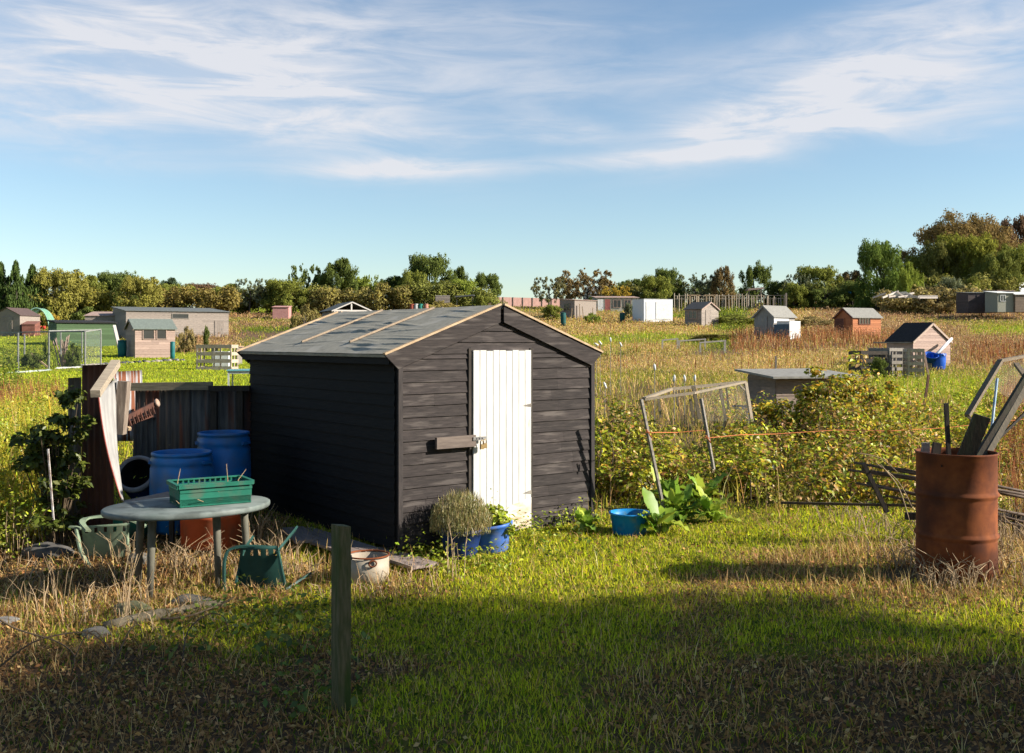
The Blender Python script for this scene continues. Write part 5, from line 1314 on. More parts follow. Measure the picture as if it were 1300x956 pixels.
hut('brown_lean_to', 'brown boarded lean-to filling the right edge beyond the pale green shed', 1289, 97, 4, m(30, 97), 2, m(18, 97), m(22, 97), 'm', M('tan_boards', (.30, .22, .16), (.2, .15, .11), 5, (1, 1, 6)), white, .12, base=392, pitch=.14)
hut('far_container', 'pale blue white container standing behind the sheds at the far right', 1294, 116, 30, m(60, 116), m(62, 116), m(20, 116), m(20.5, 116), 'm', container, container, .02, base=379, pitch=0)
# timber heap
D = 105; t = thing('timber_heap', 'heap of pale poles and netting in the field at the right', 'wood pile', GD(1150, D)); b0 = t.location.copy()
for (a, b_) in [((1108, 377), (1125, 371)), ((1120, 377), (1140, 369)), ((1132, 370), (1166, 376)), ((1138, 369), (1150, 377)), ((1128, 376), (1160, 371)), ((1140, 376), (1158, 374)), ((1150, 372), (1168, 378)), ((1166, 377), (1190, 377)), ((1166, 375), (1190, 375))]:
    MB().bar(P(a[0], a[1]+1, D+random.uniform(-1, 1))-b0, P(b_[0], b_[1]+1, D+random.uniform(-1, 1))-b0, .16, .16).build('pole', M('bleached_pole', (.66, .58, .5), (.5, .44, .38), 9), t)
MB().prism([P(1130, 379, D)-b0, P(1138, 371, D)-b0, P(1150, 370, D)-b0, P(1166, 378, D)-b0], (0, .4, 0)).build('net_heap', M('net_heap', (.32, .33, .29), (.24, .25, .22), 9), t)
# low bed edges at centre right
for lab, (x0, y0), (x1, y1), D in [('low white rail of the empty seed bed, nearer one', (888, 435), (921, 432.5), 52), ('low white rail of the empty seed bed, farther one', (861, 433), (896, 430.5), 54), ('short low rail at the left end of the seed bed', (840, 432), (861, 430), 55)]:
    b0 = GD((x0+x1)/2, D); t = thing('bed_rail', lab, 'rail', b0)
    MB().bar(P(x0, y0, D)-b0, P(x1, y1, D)-b0, .10, .07).build('rail', M('bed_rail', (.55, .5, .42), (.42, .38, .32), 9), t)
    for x in (x0+1, x1-1): MB().bar(GD(x, D)-b0-Vector((0, 0, .1)), P(x, y0+(y1-y0)*(x-x0)/(x1-x0), D)-b0, .08, .08).build('post', MATS['bed_rail'], t)
# white bird scarers: bottles on sticks near the shed
wb = M('white_bottle', (.8, .8, .8), (.7, .7, .7), 9, rough=.4)
for k, (px, py, tl) in enumerate([(762, 435, 35), (775, 431, 5), (788, 437, 25), (768, 489, 20), (831, 466, 5), (856, 480, -5), (869, 480, 5), (882, 480, -3), (757, 437, 60)]):
    D = 30 if py < 450 else 21; g = GD(px, D); t = thing('bottle_marker', 'white bottle upended on a stick among the weeds behind the black shed', 'marker', g, 0, 'white bottle markers among the weeds')
    c = P(px, py, D)-g; MB().tube([(0, 0, -.05), c], .008, 5).build('stick', greyw, t)
    MB().lathe([(0, -.07), (.022, -.07), (.025, .02), (.018, .045), (.008, .07), (0, .07)], 12, c, Matrix.Rotation(R(-tl), 3, 'Y')).build('bottle', wb, t)
# canes and posts in the far centre and along the far cane fence
cf = thing('cane_fence', 'long fence of thin upright canes in the distance behind the grey sheds', 'fence', GD(855, 112)); b0 = cf.location.copy()
for k in range(46):
    px = 856+k*3.15+random.uniform(-1, 1); D = 112+random.uniform(-1.5, 1.5)
    MB().tube([GD(px, D)-b0-Vector((0, 0, .1)), P(px+random.uniform(-.6, .6), random.uniform(372, 378), D)-b0], .05, 4).build('post', M('cane_post', (.44, .37, .28), (.33, .27, .2), 9), cf)
for y_ in (379, 375): MB().bar(P(856, y_+.5, 112)-b0, P(1000, y_, 112)-b0, .05, .05).build('rail', MATS['cane_post'], cf)
for lab, px, D in (('pale wooden arch frame, left of two before the cane fence', 881, 108), ('pale wooden arch frame, right of two before the cane fence', 902, 108)):
    b0 = GD(px, D); t = thing('arch_frame', lab, 'frame', b0)
    for s in (-5, 5): MB().bar(Vector((0, 0, -.1))+GD(px+s, D)-b0, P(px+s, 375, D)-b0, .14, .14).build('post', pine, t)
    MB().bar(P(px-8, 375, D)-b0, P(px+8, 375, D)-b0, .14, .14).build('beam', pine, t)
b0 = GD(958, 118); t = thing('pale_gate_roof', 'pale roof sheet raised on thin posts above the cane fence', 'shelter', b0)
MB().bar(P(948, 368, 118)-b0, P(968, 366, 118)-b0, 1.5, .2).build('roof', pinkw, t)
for px in (951, 966): MB().bar(GD(px, 118)-b0, P(px, 367.5, 118)-b0, .12, .12).build('post', greyw, t)
for lab, px, yt, D in (('tall pale post right of the cane fence', 998, 372, 104), ('thick short post at the end of the cane fence', 982, 378, 106), ('grey post beside the white low rail', 921, 431, 52), ('thin dark post behind the flat roofed hutch', 985, 452, 28), ('slim pole in the weeds left of the far grey shed', 732, 388, 96)):
    woodbar('far_post', lab, GD(px, D), P(px, yt, D), .0014*D, .0014*D, weathv, cat='post')
hut('blue_notice', 'small blue and white box beyond the field at the right', 1076, 118, 10, .5, .4, .9, .95, 'm', cyanp, white, .02, base=376, pitch=0, cat='box')
for k in range(16):
    px = random.choice([random.uniform(685, 760), random.uniform(600, 700)]); D = random.uniform(90, 105)
    o = woodbar('bean_pole', 'thin pale bean pole standing in the weeds left of the far grey shed', GD(px, D), P(px+random.uniform(-2, 2), random.uniform(384, 392), D), .07, .07, pine, cat='pole'); o['group'] = 'bean poles left of the far grey shed'
# ------------------------------------------------------------------ trees
def crown_mesh(kind, seed, n, size):
    """unit crown: radius 1, height 0..1; returns geo"""
    global rng
    rs = np.random.default_rng(seed); M0 = []
    def env(z, c=.42, w=.60, p=2.4): return max(1-abs((z-c)/w)**p, .0)**.5
    if kind == 'dome':
        for k in range(26):
            th = rs.uniform(0, 6.283); z = rs.uniform(.10, .84); r = env(z)*rs.uniform(.1, 1)**.45*.78
            M0.append((r*math.cos(th), r*math.sin(th), z, rs.uniform(.16, .30)))
        for k in range(8): M0.append((rs.uniform(-.35, .35), rs.uniform(-.35, .35), rs.uniform(.74, .88), rs.uniform(.12, .22)))
    elif kind == 'airy':
        for k in range(34):
            th = rs.uniform(0, 6.283); z = rs.uniform(.25, .90); r = env(z, .6, .42)*rs.uniform(.1, 1)**.5*.85
            M0.append((r*math.cos(th), r*math.sin(th), z, rs.uniform(.10, .20)))
    elif kind == 'conifer':
        for k in range(60):
            th = rs.uniform(0, 6.283); z = rs.uniform(.02, .96); r = (1-z)**.7*.8*rs.uniform(.3, 1)
            M0.append((r*math.cos(th), r*math.sin(th), z, .08+.24*(1-z)*rs.uniform(.6, 1)))
    elif kind == 'umbrella':
        for k in range(30):
            th = rs.uniform(0, 6.283); u = rs.uniform(0, 1)**.5; z = rs.uniform(.58, .88) if k < 22 else rs.uniform(.08, .5)
            r = u*(.80 if k < 22 else .45)*(1-max(0, z-.72)*2.2); off = -.3 if k >= 22 else .08
            M0.append((r*math.cos(th)+off, r*math.sin(th), z, rs.uniform(.16, .26)))
    elif kind == 'bush':
        for k in range(30):
            th = rs.uniform(0, 6.283); z = rs.uniform(.0, .8); r = rs.uniform(0, 1)**.5*.82*math.sqrt(max(1-z*z*.9, .1))
            M0.append((r*math.cos(th), r*math.sin(th), z, rs.uniform(.16, .30)))
    C = []; Rr = []
    for (x, y, z, r) in M0:
        zs = .62
        for q in range(9):
            d = rs.normal(size=3); d /= np.linalg.norm(d); k = r*rs.uniform(.55, 1.12)
            C.append((x+d[0]*k, y+d[1]*k, max(z+d[2]*k*zs, .0))); Rr.append(r*rs.uniform(.22, .52))
        if kind != 'airy': C.append((x, y, z)); Rr.append(r*.9)
    V, L, S, T, cc = leaf_cloud(C, Rr, n, size, [(1, 1, 1), (1.2, 1.1, .9), (.85, .95, .9), (1.1, 1.12, 1)], updir=.4, shell=.15, flat=.7, jitter=.14)
    return V, L, S, T, cc
PRO = {}
for key, kind, seed, n, size in [('dome0', 'dome', 1, 20000, .044), ('dome1', 'dome', 2, 20000, .044), ('dome2', 'dome', 5, 20000, .042), ('airy0', 'airy', 3, 8000, .042), ('airy1', 'airy', 4, 9000, .042),
                                 ('conifer0', 'conifer', 6, 12000, .07), ('umbrella0', 'umbrella', 7, 17000, .044), ('bush0', 'bush', 8, 14000, .055), ('bush1', 'bush', 9, 14000, .055), ('big0', 'dome', 12, 52000, .027)]:
    o = npmesh('crown', *crown_mesh(kind, seed, n, size), CROWN); PRO[key] = o.data; bpy.data.objects.remove(o)
PALS = dict(olive=(.14, .15, .035), yellow=(.17, .155, .04), dark=(.055, .08, .025), green=(.085, .105, .03), lime=(.17, .20, .04), brown=(.15, .105, .05), red=(.12, .075, .05), grey=(.12, .13, .08), blue=(.06, .085, .05), gold=(.30, .21, .04), tan=(.22, .17, .08))
def trunk(t, H, Rr, z0, limbs=6, spread=.6, r0=None, start=.0):
    r0 = r0 or H*.03; mb = MB()
    top = Vector((random.uniform(-.1, .1)*Rr, 0, H*.8))
    mb.tube([(0, 0, -.4), (0, 0, H*.2), top*.55, top], [r0*1.3, r0, r0*.7, r0*.15], 8)
    for k in range(limbs):
        a = 6.283*k/limbs+random.uniform(-.4, .4); z = H*random.uniform(.22, .5); e = Vector((math.cos(a)*Rr*spread, math.sin(a)*Rr*spread, min(z+H*random.uniform(.15, .3), .72*H)))
        s = Vector((0, 0, z)); mid = s.lerp(e, .5)+Vector((0, 0, -.03*H))
        mb.tube([s, mid, e], [r0*.5, r0*.32, r0*.08], 6)
        for q in range(2): e2 = e+Vector((random.uniform(-.3, .3)*Rr, random.uniform(-.3, .3)*Rr, random.uniform(.02, .1)*H)); mb.tube([mid, e2], [r0*.25, r0*.05], 5)
    return mb.build('trunk', bark, t)
def tree(label, px, ytop, wpx, D, key, c, name='tree', cat='tree', low=.0, group=None, depth=None):
    g = GD(px, D); H = HC-(ytop-HY)/F*D-g.z; rad = m(wpx/2, D)*(1.15 if cat == 'tree' else 1.0)
    t = thing(name, label, cat, (g.x, g.y, g.z), 0, group)
    cr = bpy.data.objects.new('crown', PRO[key]); col.objects.link(cr); cr.parent = t
    cr.location = (0, 0, H*low); cr.scale = (rad*1.02, (depth or rad), H*(1-low)*1.0); cr.rotation_euler = (0, 0, 0)
    cr.color = rgba([v*1.75 for v in (PALS[c] if isinstance(c, str) else c)])
    trunk(t, H*.9, rad*.8, 0)
    return t
T_ = [
 # label, px, ytop, width, D, crown, colour
 ('dark conifer at the left edge of the picture', 0, 334, 46, 92, 'conifer0', 'dark'), ('tallest of the three dark conifers at the left', 19, 332, 42, 92, 'conifer0', 'dark'), ('dark conifer right of the tallest one', 40, 337, 48, 94, 'conifer0', 'dark'),
 ('broad yellow green tree right of the conifers', 78, 340, 78, 96, 'dome0', 'yellow'), ('rounded olive tree behind the green tunnel', 112, 349, 60, 100, 'dome1', 'olive'), ('green brown tree above the left end of the barn', 150, 342, 62, 102, 'dome2', 'green'),
 ('golden olive tree above the middle of the barn', 180, 350, 60, 98, 'dome0', 'yellow'), ('distant blue grey rounded tree left of the reddish one', 216, 352, 36, 150, 'dome1', 'blue'), ('distant reddish brown rounded tree on the skyline', 256, 358, 50, 150, 'dome2', 'red'),
 ('sparse pale tree with open branches left of centre', 317, 351, 40, 112, 'airy0', 'grey'), ('feathery grey green tree left of the dense round one', 390, 331, 42, 118, 'airy1', 'green'), ('dense round bright green tree left of centre', 431, 327, 56, 116, 'dome1', 'green'),
 ('thin pale sapling right of the dense round tree', 471, 346, 22, 116, 'airy0', 'lime'), ('tall bushy green tree above the black shed roof', 546, 319, 62, 118, 'dome2', 'green'), ('brown tinged tree left of the tall bushy one', 527, 342, 46, 116, 'dome0', 'olive'),
 ('narrow upright tree right of the tall bushy one', 583, 337, 26, 120, 'dome1', 'green'), ('rounded green tree ending the row above the shed ridge', 619, 346, 42, 118, 'dome0', 'green'), ('yellow green small tree before the row above the shed ridge', 590, 352, 40, 114, 'dome2', 'lime'),
 ('airy bluish hawthorn right of the black shed ridge', 697, 349, 44, 120, 'airy0', (.13, .12, .06)), ('spreading orange brown thorn tree in the far centre', 745, 338, 66, 122, 'airy1', 'brown'), ('smaller brown thorn tree behind the bungalow roof', 722, 350, 40, 126, 'airy0', 'brown'),
 ('dark green tree right of the bungalow roof', 800, 354, 50, 128, 'dome1', 'green'), ('yellow leaved small tree over the glazed shed', 783, 360, 34, 118, 'airy1', 'gold'), ('round dark topped tree behind the white container', 848, 338, 36, 122, 'dome2', 'green'),
 ('brown olive tree leaning against the round dark topped one', 832, 349, 50, 120, 'dome0', 'olive'), ('pale feathery tree left of the purple brown tree', 884, 344, 48, 122, 'airy1', 'grey'), ('purple brown tree left of the umbrella shaped one', 917, 337, 30, 120, 'dome1', 'brown'),
 ('dark umbrella shaped tree standing out on the skyline', 957, 333, 38, 122, 'umbrella0', 'green'), ('low dark tree right of the umbrella shaped tree', 988, 356, 44, 126, 'dome0', 'green'), ('domed dark olive tree right of the umbrella tree', 1040, 335, 62, 124, 'dome2', 'olive'),
 ('pale sparse tree left of the domed olive tree', 1012, 345, 34, 122, 'airy0', 'grey'), ('reddish brown tree behind the bright green one', 1078, 343, 44, 130, 'dome1', 'brown'), ('upright bright green tree left of the great brown crown', 1114, 304, 66, 112, 'dome0', (.09, .125, .03)),
 ('round green tree right of the upright bright green one', 1147, 332, 36, 112, 'dome1', 'lime'), ('great wide brown green tree dominating the right skyline', 1214, 272, 150, 128, 'big0', (.15, .105, .045)), ('green sunlit tree in front of the great brown crown', 1232, 292, 92, 120, 'dome2', (.15, .15, .03)),
 ('purple brown open tree right of the great crown', 1283, 273, 64, 130, 'dome1', 'red'), ('olive tree at the right edge below the purple brown one', 1296, 310, 84, 120, 'dome0', 'olive'), ('dark tree in the gap under the great crown', 1178, 320, 62, 124, 'dome2', 'olive'),
]
T_ += [('olive tree filling the row left of the dense round tree', 362, 352, 60, 112, 'dome2', 'olive'), ('yellow green tree behind the open fronted shed', 452, 350, 56, 118, 'dome0', 'lime'), ('green tree between the open shed and the tall bushy tree', 497, 350, 56, 118, 'dome1', 'green'),
 ('low olive tree behind the long barn', 226, 360, 60, 112, 'dome0', 'olive'), ('olive tree at the right end of the barn', 290, 360, 56, 114, 'dome1', 'olive'), ('small green tree before the great brown crown', 1262, 318, 60, 116, 'dome1', (.12, .13, .035)), ('dense green tree filling the left foot of the great crown', 1196, 306, 76, 121, 'dome0', (.12, .115, .035))]
for (lab, px, yt, w, D, key, c) in T_:
    name = 'conifer_tree' if key == 'conifer0' else ('thorn_tree' if 'thorn' in lab or 'hawthorn' in lab else 'broadleaf_tree')
    tree(lab, px, yt, w, D, key, c, name)
B_ = [
 ('pale green bush left below the great crown', 1172, 344, 44, 112, 'bush0', 'lime'), ('grey green bush below the middle of the great crown', 1205, 350, 46, 110, 'bush1', 'grey'), ('yellow green bush right below the great crown', 1240, 348, 44, 110, 'bush0', 'olive'),
 ('golden bush behind the far container', 1283, 352, 50, 122, 'bush1', 'gold'), ('round yellow green bush by the bright green tree', 1148, 338, 22, 109, 'bush1', 'lime'), ('tan bramble bush between the tree row and the timber heap', 1190, 362, 70, 108, 'bush0', 'tan'),
 ('dark bush behind the upright bright green tree', 1082, 356, 50, 118, 'bush1', 'green'), ('low dark bush before the domed olive tree', 1048, 356, 60, 118, 'bush0', 'green'), ('low bush under the pale sparse tree', 1008, 358, 44, 118, 'bush1', 'olive'),
 ('twiggy olive bush right at the edge of the black shed roof', 389, 383, 50, 70, 'bush0', (.17, .14, .055)), ('yellow bush beside the green tunnel', 66, 396, 20, 90, 'bush1', 'gold'), ('dark bush behind the green shed', 96, 378, 60, 96, 'bush0', 'green'),
 ('dark bush behind the left conifers', 12, 372, 60, 100, 'bush1', 'dark'), ('green bush below the yellow green tree', 50, 376, 50, 94, 'bush0', 'olive'), ('slim climbing bush before the right half of the barn', 262, 412, 9, 64, 'bush1', 'green'),
 ('dead tan shrub before the barn right of the summerhouse', 237, 412, 26, 64, 'bush0', 'tan'), ('leafy bush left of the far grey shed', 700, 386, 30, 98, 'bush1', 'olive'), ('tall weeds bush before the small grey shed', 752, 396, 26, 90, 'bush0', 'lime'),
 ('grey leaved bush before the glazed shed', 798, 384, 16, 98, 'bush1', 'grey'), ('wide dark bramble mound left of the grey gabled shed', 935, 398, 80, 86, 'bush0', 'olive'), ('dark bramble mound before the window shed', 905, 424, 76, 62, 'bush1', (.13, .11, .04)),
 ('olive bush right of the grey gabled shed', 1035, 400, 60, 84, 'bush0', 'tan'), ('dark green bush beside the white lean-to box', 1022, 424, 18, 62, 'bush1', 'green'), ('ivy mound on the roof line of the small grey shed', 752, 375, 24, 112, 'bush0', 'green'),
 ('small leafy bush growing in the dark slatted bin', 1115, 452, 26, 37.5, 'bush1', 'green'), ('berry bush in the fruit cage right of the canes', 92, 434, 26, 46, 'bush0', 'green'), ('dark potato bush in the fruit cage', 42, 446, 34, 45, 'bush1', 'green'),
 ('pale flowering bush at the left of the fruit cage', 10, 452, 24, 44, 'bush0', 'lime'), ('tall leafy climber at the fruit cage', 61, 424, 12, 47, 'bush1', 'lime'), ('bush of mixed leaves at the end of the drums', 560, 380, 60, 104, 'bush0', (.22, .18, .06)),
 ('yellow leaved bush right of the shelter', 612, 374, 34, 110, 'bush1', 'olive'),
]
for (lab, px, yt, w, D, key, c) in B_:
    t = tree(lab, px, yt, w, D, key, c, 'bush', 'bush')
def hedge(label, pts, D, c, n, dep=3.0, size=.26):
    """pts: (px, ytop) line of the hedge's top"""
    g0 = GD(pts[0][0], D); C = []; Rr = []
    x0, x1 = pts[0][0], pts[-1][0]
    k = int(m(x1-x0, D)/1.1)*6
    for i in range(k):
        px = random.uniform(x0, x1); yt = np.interp(px, [p[0] for p in pts], [p[1] for p in pts])-4+random.uniform(-2.5, 4.0)
        d = D+random.uniform(-dep/2, dep/2); g = GD(px, d); H = HC-(yt-HY)/F*D-g.z; r = random.uniform(.5, 1.35)
        C.append((g.x, g.y, g.z+random.uniform(.1, 1)**.6*max(H-r*.8, .3))); Rr.append(r)
    geo = leaf_cloud(C, Rr, n, size, [(1, 1, 1), (1.3, 1.15, .9), (.75, .85, .9), (1.3, 1.0, .75)], shell=.3, flat=.8)
    t = thing('hedge', label, 'hedge', g0)
    cr = npmesh('foliage', geo[0]-np.array(g0), *geo[1:], CROWN, t); cr.color = rgba([v*1.75 for v in (PALS[c] if isinstance(c, str) else c)])
    mb = MB()
    for i in range(10):
        g = GD(x0+(x1-x0)*(i+.5)/10, D)-g0; mb.tube([g+Vector((0, 0, -.3)), g+Vector((random.uniform(-.3, .3), 0, 1.6))], [.10, .05], 6)
    mb.build('stems', bark, t)
hedge('olive and yellow hedge at the left edge behind the tunnel', [(-60, 358), (20, 362), (70, 366), (140, 364)], 98, (.17, .155, .04), 16000, 4)
hedge('brown olive hedge above the roof of the long barn', [(120, 366), (190, 362), (240, 366), (300, 368)], 106, (.18, .14, .05), 16000)
hedge('mixed green hedge beyond the field left of the pavilion', [(280, 366), (330, 362), (370, 360), (420, 362)], 114, (.15, .145, .045), 16000)
hedge('rust tinted hedge behind the open fronted shed', [(400, 366), (450, 358), (490, 360), (520, 362)], 112, (.16, .135, .05), 13000)
hedge('dark green hedge above the roof of the black shed', [(500, 362), (540, 356), (580, 358), (632, 372)], 113, (.13, .135, .04), 13000)
hedge('far low hedge right of the thorn tree', [(765, 366), (800, 358), (840, 360), (870, 364)], 124, (.14, .13, .045), 9000)
hedge('low green hedge behind the cane fence', [(850, 362), (890, 358), (935, 364), (975, 366), (1010, 362)], 126, (.11, .13, .045), 11000)
hedge('low dark hedge left of the bright green tree', [(1000, 362), (1040, 356), (1080, 358), (1110, 356)], 120, (.11, .115, .04), 9000)
hedge('long scrubby hedge under the great crown at the right', [(1130, 356), (1180, 352), (1230, 350), (1340, 354)], 114, (.17, .16, .05), 18000)
hedge('dry yellowish hedge bank before the scrubby hedge at the right', [(1120, 366), (1180, 364), (1230, 362), (1270, 364)], 109, (.26, .21, .10), 9000)

# ------------------------------------------------------------------ bushes near
def thicket(name, label, cat, n, regions, size, pal, kind='stuff', zt=1.0, cane_n=0, trans=None):
    """regions: (px0, px1, D0, D1, height)"""
    C = []; Rr = []
    for (a, b_, d0, d1, h, k) in regions:
        for i in range(k):
            px = random.uniform(a, b_); D = random.uniform(d0, d1); g = GD(px, D); z = random.uniform(.05, 1)*h*random.uniform(.7, 1.1)*(.45+1.0*float(vnoise(g.x*1.3, g.y*1.3, 77)))
            C.append((g.x, g.y, g.z+z)); Rr.append(random.uniform(.10, .32))
    geo = leaf_cloud(C, Rr, n, size, pal, shell=.1, flat=.85, updir=.9, jitter=.25)
    o = npmesh(name, *geo, LEAF); return tag(o, label, cat, kind=kind), C
BR = [(.18, .22, .03), (.25, .26, .035), (.34, .30, .035), (.12, .15, .03), (.40, .27, .04), (.22, .13, .06), (.36, .27, .15), (.28, .19, .10)]
GB = [(.20, .27, .03), (.27, .33, .035), (.13, .18, .025), (.34, .37, .04), (.08, .11, .02)]
_, C2 = thicket('green_bramble_thicket', 'bright green leafy brambles right of the black shed around the leaning stakes', 'brambles', 19000,
        [(752, 960, 11.2, 13.6, .72, 150), (755, 860, 11.6, 14.5, 1.0, 80), (880, 1010, 11.4, 13.2, .7, 60)], .06, GB+GB+BR)
o, C1 = thicket('bramble_thicket', 'yellowing leafy brambles spread from the netted cage to the rusty drum', 'brambles', 30000,
        [(900, 1180, 12.5, 17, .85, 230), (1030, 1110, 13.5, 16.0, 1.15, 60), (1150, 1330, 12.5, 20, .5, 150), (1020, 1180, 10.9, 13, .6, 90)], .06, BR+GB[:3])
C1 = C1+C2
mb = MB()
for c in random.sample(C1, 640):
    g = Vector((c[0]+random.uniform(-.2, .2), c[1]+random.uniform(-.2, .2), gzf(c[0], c[1])-.02)); mb.cc = jit(.3)
    mb.tube([g, g.lerp(Vector(c), .6)+Vector((random.uniform(-.1, .1), 0, .1)), Vector(c)+Vector((random.uniform(-.2, .2), 0, random.uniform(0, .15)))], [.0075, .006, .0025], 4, False)
tag(mb.build('bramble_stems', stem), 'brown stems of the yellowing brambles', 'brambles', kind='stuff')
thicket('leafy_ground_cover', 'bright yellow green leaves covering the plot behind the rusty drum', 'ground cover', 20000, [(1085, 1340, 17, 30, .22, 420), (1100, 1250, 16, 20, .3, 90)], .085, LIM+[(.40, .38, .05), (.2, .28, .03)])
# raspberry canes beside the hutch
for k, (px, D, h, lab) in enumerate([(1058, 15.6, 1.32, 'tall leafy fruit bush in front of the flat roofed coop'), (1006, 15.9, .80, 'lower leafy fruit bush left of the tall one before the coop'), (1090, 15.2, 1.12, 'leafy fruit bush at the right end of the coop')]):
    g = GD(px, D); t = thing('fruit_bush', lab, 'bush', g); C = [(random.gauss(0, .26), random.gauss(0, .2), random.uniform(.25, 1)*h) for _ in range(34)]
    npmesh('foliage', *leaf_cloud(C, [random.uniform(.08, .2) for _ in C], 1900, .085, BR[:5], shell=.1, flat=.7, updir=1.), LEAF, t)
    mb = MB()
    for c in C[:16]: mb.tube([(c[0]*.3, c[1]*.3, -.03), (c[0]*.8, c[1]*.8, c[2]*.6), c], [.009, .007, .003], 5)
    mb.build('stems', stem, t)
# dark bush against the tin sheets
g = GD(72, 9.35); t = thing('elder_bush', 'dark leafy elder bush against the grey tin sheet at the left', 'bush', g)
C = []; Rr = []
for _ in range(62):
    z = random.uniform(.15, 1.42); wd = .15*(1-abs(z-.85)/1.3); C.append((random.gauss(.10, wd*.62), random.gauss(0, .18), z)); Rr.append(random.uniform(.05, .12))
for _ in range(26): C.append((random.uniform(-.36, -.02), random.gauss(-.1, .1), random.uniform(.68, 1.0))); Rr.append(random.uniform(.05, .12))
npmesh('foliage', *leaf_cloud(C, Rr, 3300, .062, [(.06, .085, .02), (.08, .11, .025), (.04, .06, .018)], shell=.05, flat=.6, updir=1.), LEAF, t)
mb = MB()
for c in C[::3]: mb.tube([(c[0]*.2, c[1]*.2, -.03), (c[0]*.6, c[1]*.6, c[2]*.6), c], [.012, .008, .003], 5)
mb.build('stems', stem, t)
stake('thin rusty white pole leaning beside the dark elder bush', P(68, 660, 8.9), P(61, 570, 8.9), .013, M('flaky_white', (.75, .72, .68), (.2, .12, .08), 14, (1, 1, 1)))
# bright weeds at the left edge
thicket('golden_weeds', 'bright yellow green feathery weeds filling the left edge', 'weeds', 30000, [(-120, 62, 9.6, 13.5, .78, 260), (-120, 95, 13, 19, .8, 200), (-80, 60, 8.9, 9.8, .5, 60)], .036, GRN+YEL[1:3]+[(.16, .19, .03)])
# tall mixed growth between the far plots
thicket('nettle_patch', 'low green leaves scattered over the shaded turf by the post', 'weeds', 1500, [(210, 420, 6.4, 7.6, .02, 70), (330, 460, 5.2, 6.6, .02, 40), (640, 760, 8.6, 9.6, .05, 12), (180, 260, 5.8, 6.5, .02, 16)], .05, DKG)
# weeds along the shed foot
thicket('shed_foot_weeds', 'small green weeds growing along the foot of the black shed front', 'weeds', 2600, [(690, 752, 9.9, 10.1, .10, 26), (630, 700, 9.3, 9.6, .06, 26), (505, 560, 8.65, 8.8, .06, 18), (540, 640, 8.2, 8.6, .05, 24)], .035, GRN+LIM)

# trees to the right of the picture whose shade falls over the foreground
for lab, x, y, H, rad, key in (('broad tree standing right of the picture and shading the foreground', 15.5, 1.2, 10.5, 5.0, 'big0'), ('tree behind the viewer shading the near ground', 14.5, -8, 10, 5.5, 'big0'),):
    t = thing('shade_tree', lab, 'tree', (x, y, gzf(x, y)))
    cr = bpy.data.objects.new('crown', PRO[key]); col.objects.link(cr); cr.parent = t; cr.scale = (rad, rad, H); cr.color = rgba(PALS['green'])
    trunk(t, H, rad, 0)

build_growth()

# ------------------------------------------------------------------ sky, sun, camera
SUN_AZ = R(-9); SUN_EL = R(27)          # direction to the sun: azimuth from +X, elevation
w = bpy.data.worlds.new('World'); scene.world = w; w.use_nodes = True
n = w.node_tree.nodes; l = w.node_tree.links; bg = n['Background']
sky = n.new('ShaderNodeTexSky'); sky.sky_type = 'NISHITA'; sky.sun_disc = False
sky.sun_elevation = SUN_EL; sky.sun_rotation = R(90)-SUN_AZ     # clockwise from +Y
sky.air_density = 1.0; sky.dust_density = .35; sky.ozone_density = 2.2; sky.altitude = 100
def math_(op, a=None, b=None, c=None):
    x = n.new('ShaderNodeMath'); x.operation = op
    for i, v in enumerate((a, b, c)):
        if v is None: continue
        if isinstance(v, (int, float)): x.inputs[i].default_value = v
        else: l.new(v, x.inputs[i])
    return x.outputs[0]
tc = n.new('ShaderNodeTexCoord'); sp = n.new('ShaderNodeSeparateXYZ'); l.new(tc.outputs['Generated'], sp.inputs[0])
az = math_('ARCTAN2', sp.outputs[0], sp.outputs[1]); el = math_('ARCSINE', sp.outputs[2])
cx = n.new('ShaderNodeCombineXYZ'); l.new(az, cx.inputs[0]); l.new(el, cx.inputs[1])
def noise(scale, detail, rough, stretch=(1, 1, 1), rot=0, dist=0, lo=.4, hi=.7):
    mp = n.new('ShaderNodeMapping'); mp.inputs['Scale'].default_value = stretch; mp.inputs['Rotation'].default_value = (0, 0, rot); l.new(cx.outputs[0], mp.inputs[0])
    t = n.new('ShaderNodeTexNoise'); t.inputs['Scale'].default_value = scale; t.inputs['Detail'].default_value = detail; t.inputs['Roughness'].default_value = rough; t.inputs['Distortion'].default_value = dist
    l.new(mp.outputs[0], t.inputs['Vector'])
    r = n.new('ShaderNodeMapRange'); r.interpolation_type = 'SMOOTHSTEP'; r.inputs[1].default_value = lo; r.inputs[2].default_value = hi; l.new(t.outputs['Fac'], r.inputs[0])
    return r.outputs[0]
wob = noise(3.5, 4, .55, (1, 2, 1), 0, 0, 0, 1)
wob2 = noise(9, 5, .6, (1, 2.5, 1), .3, 0, 0, 1)
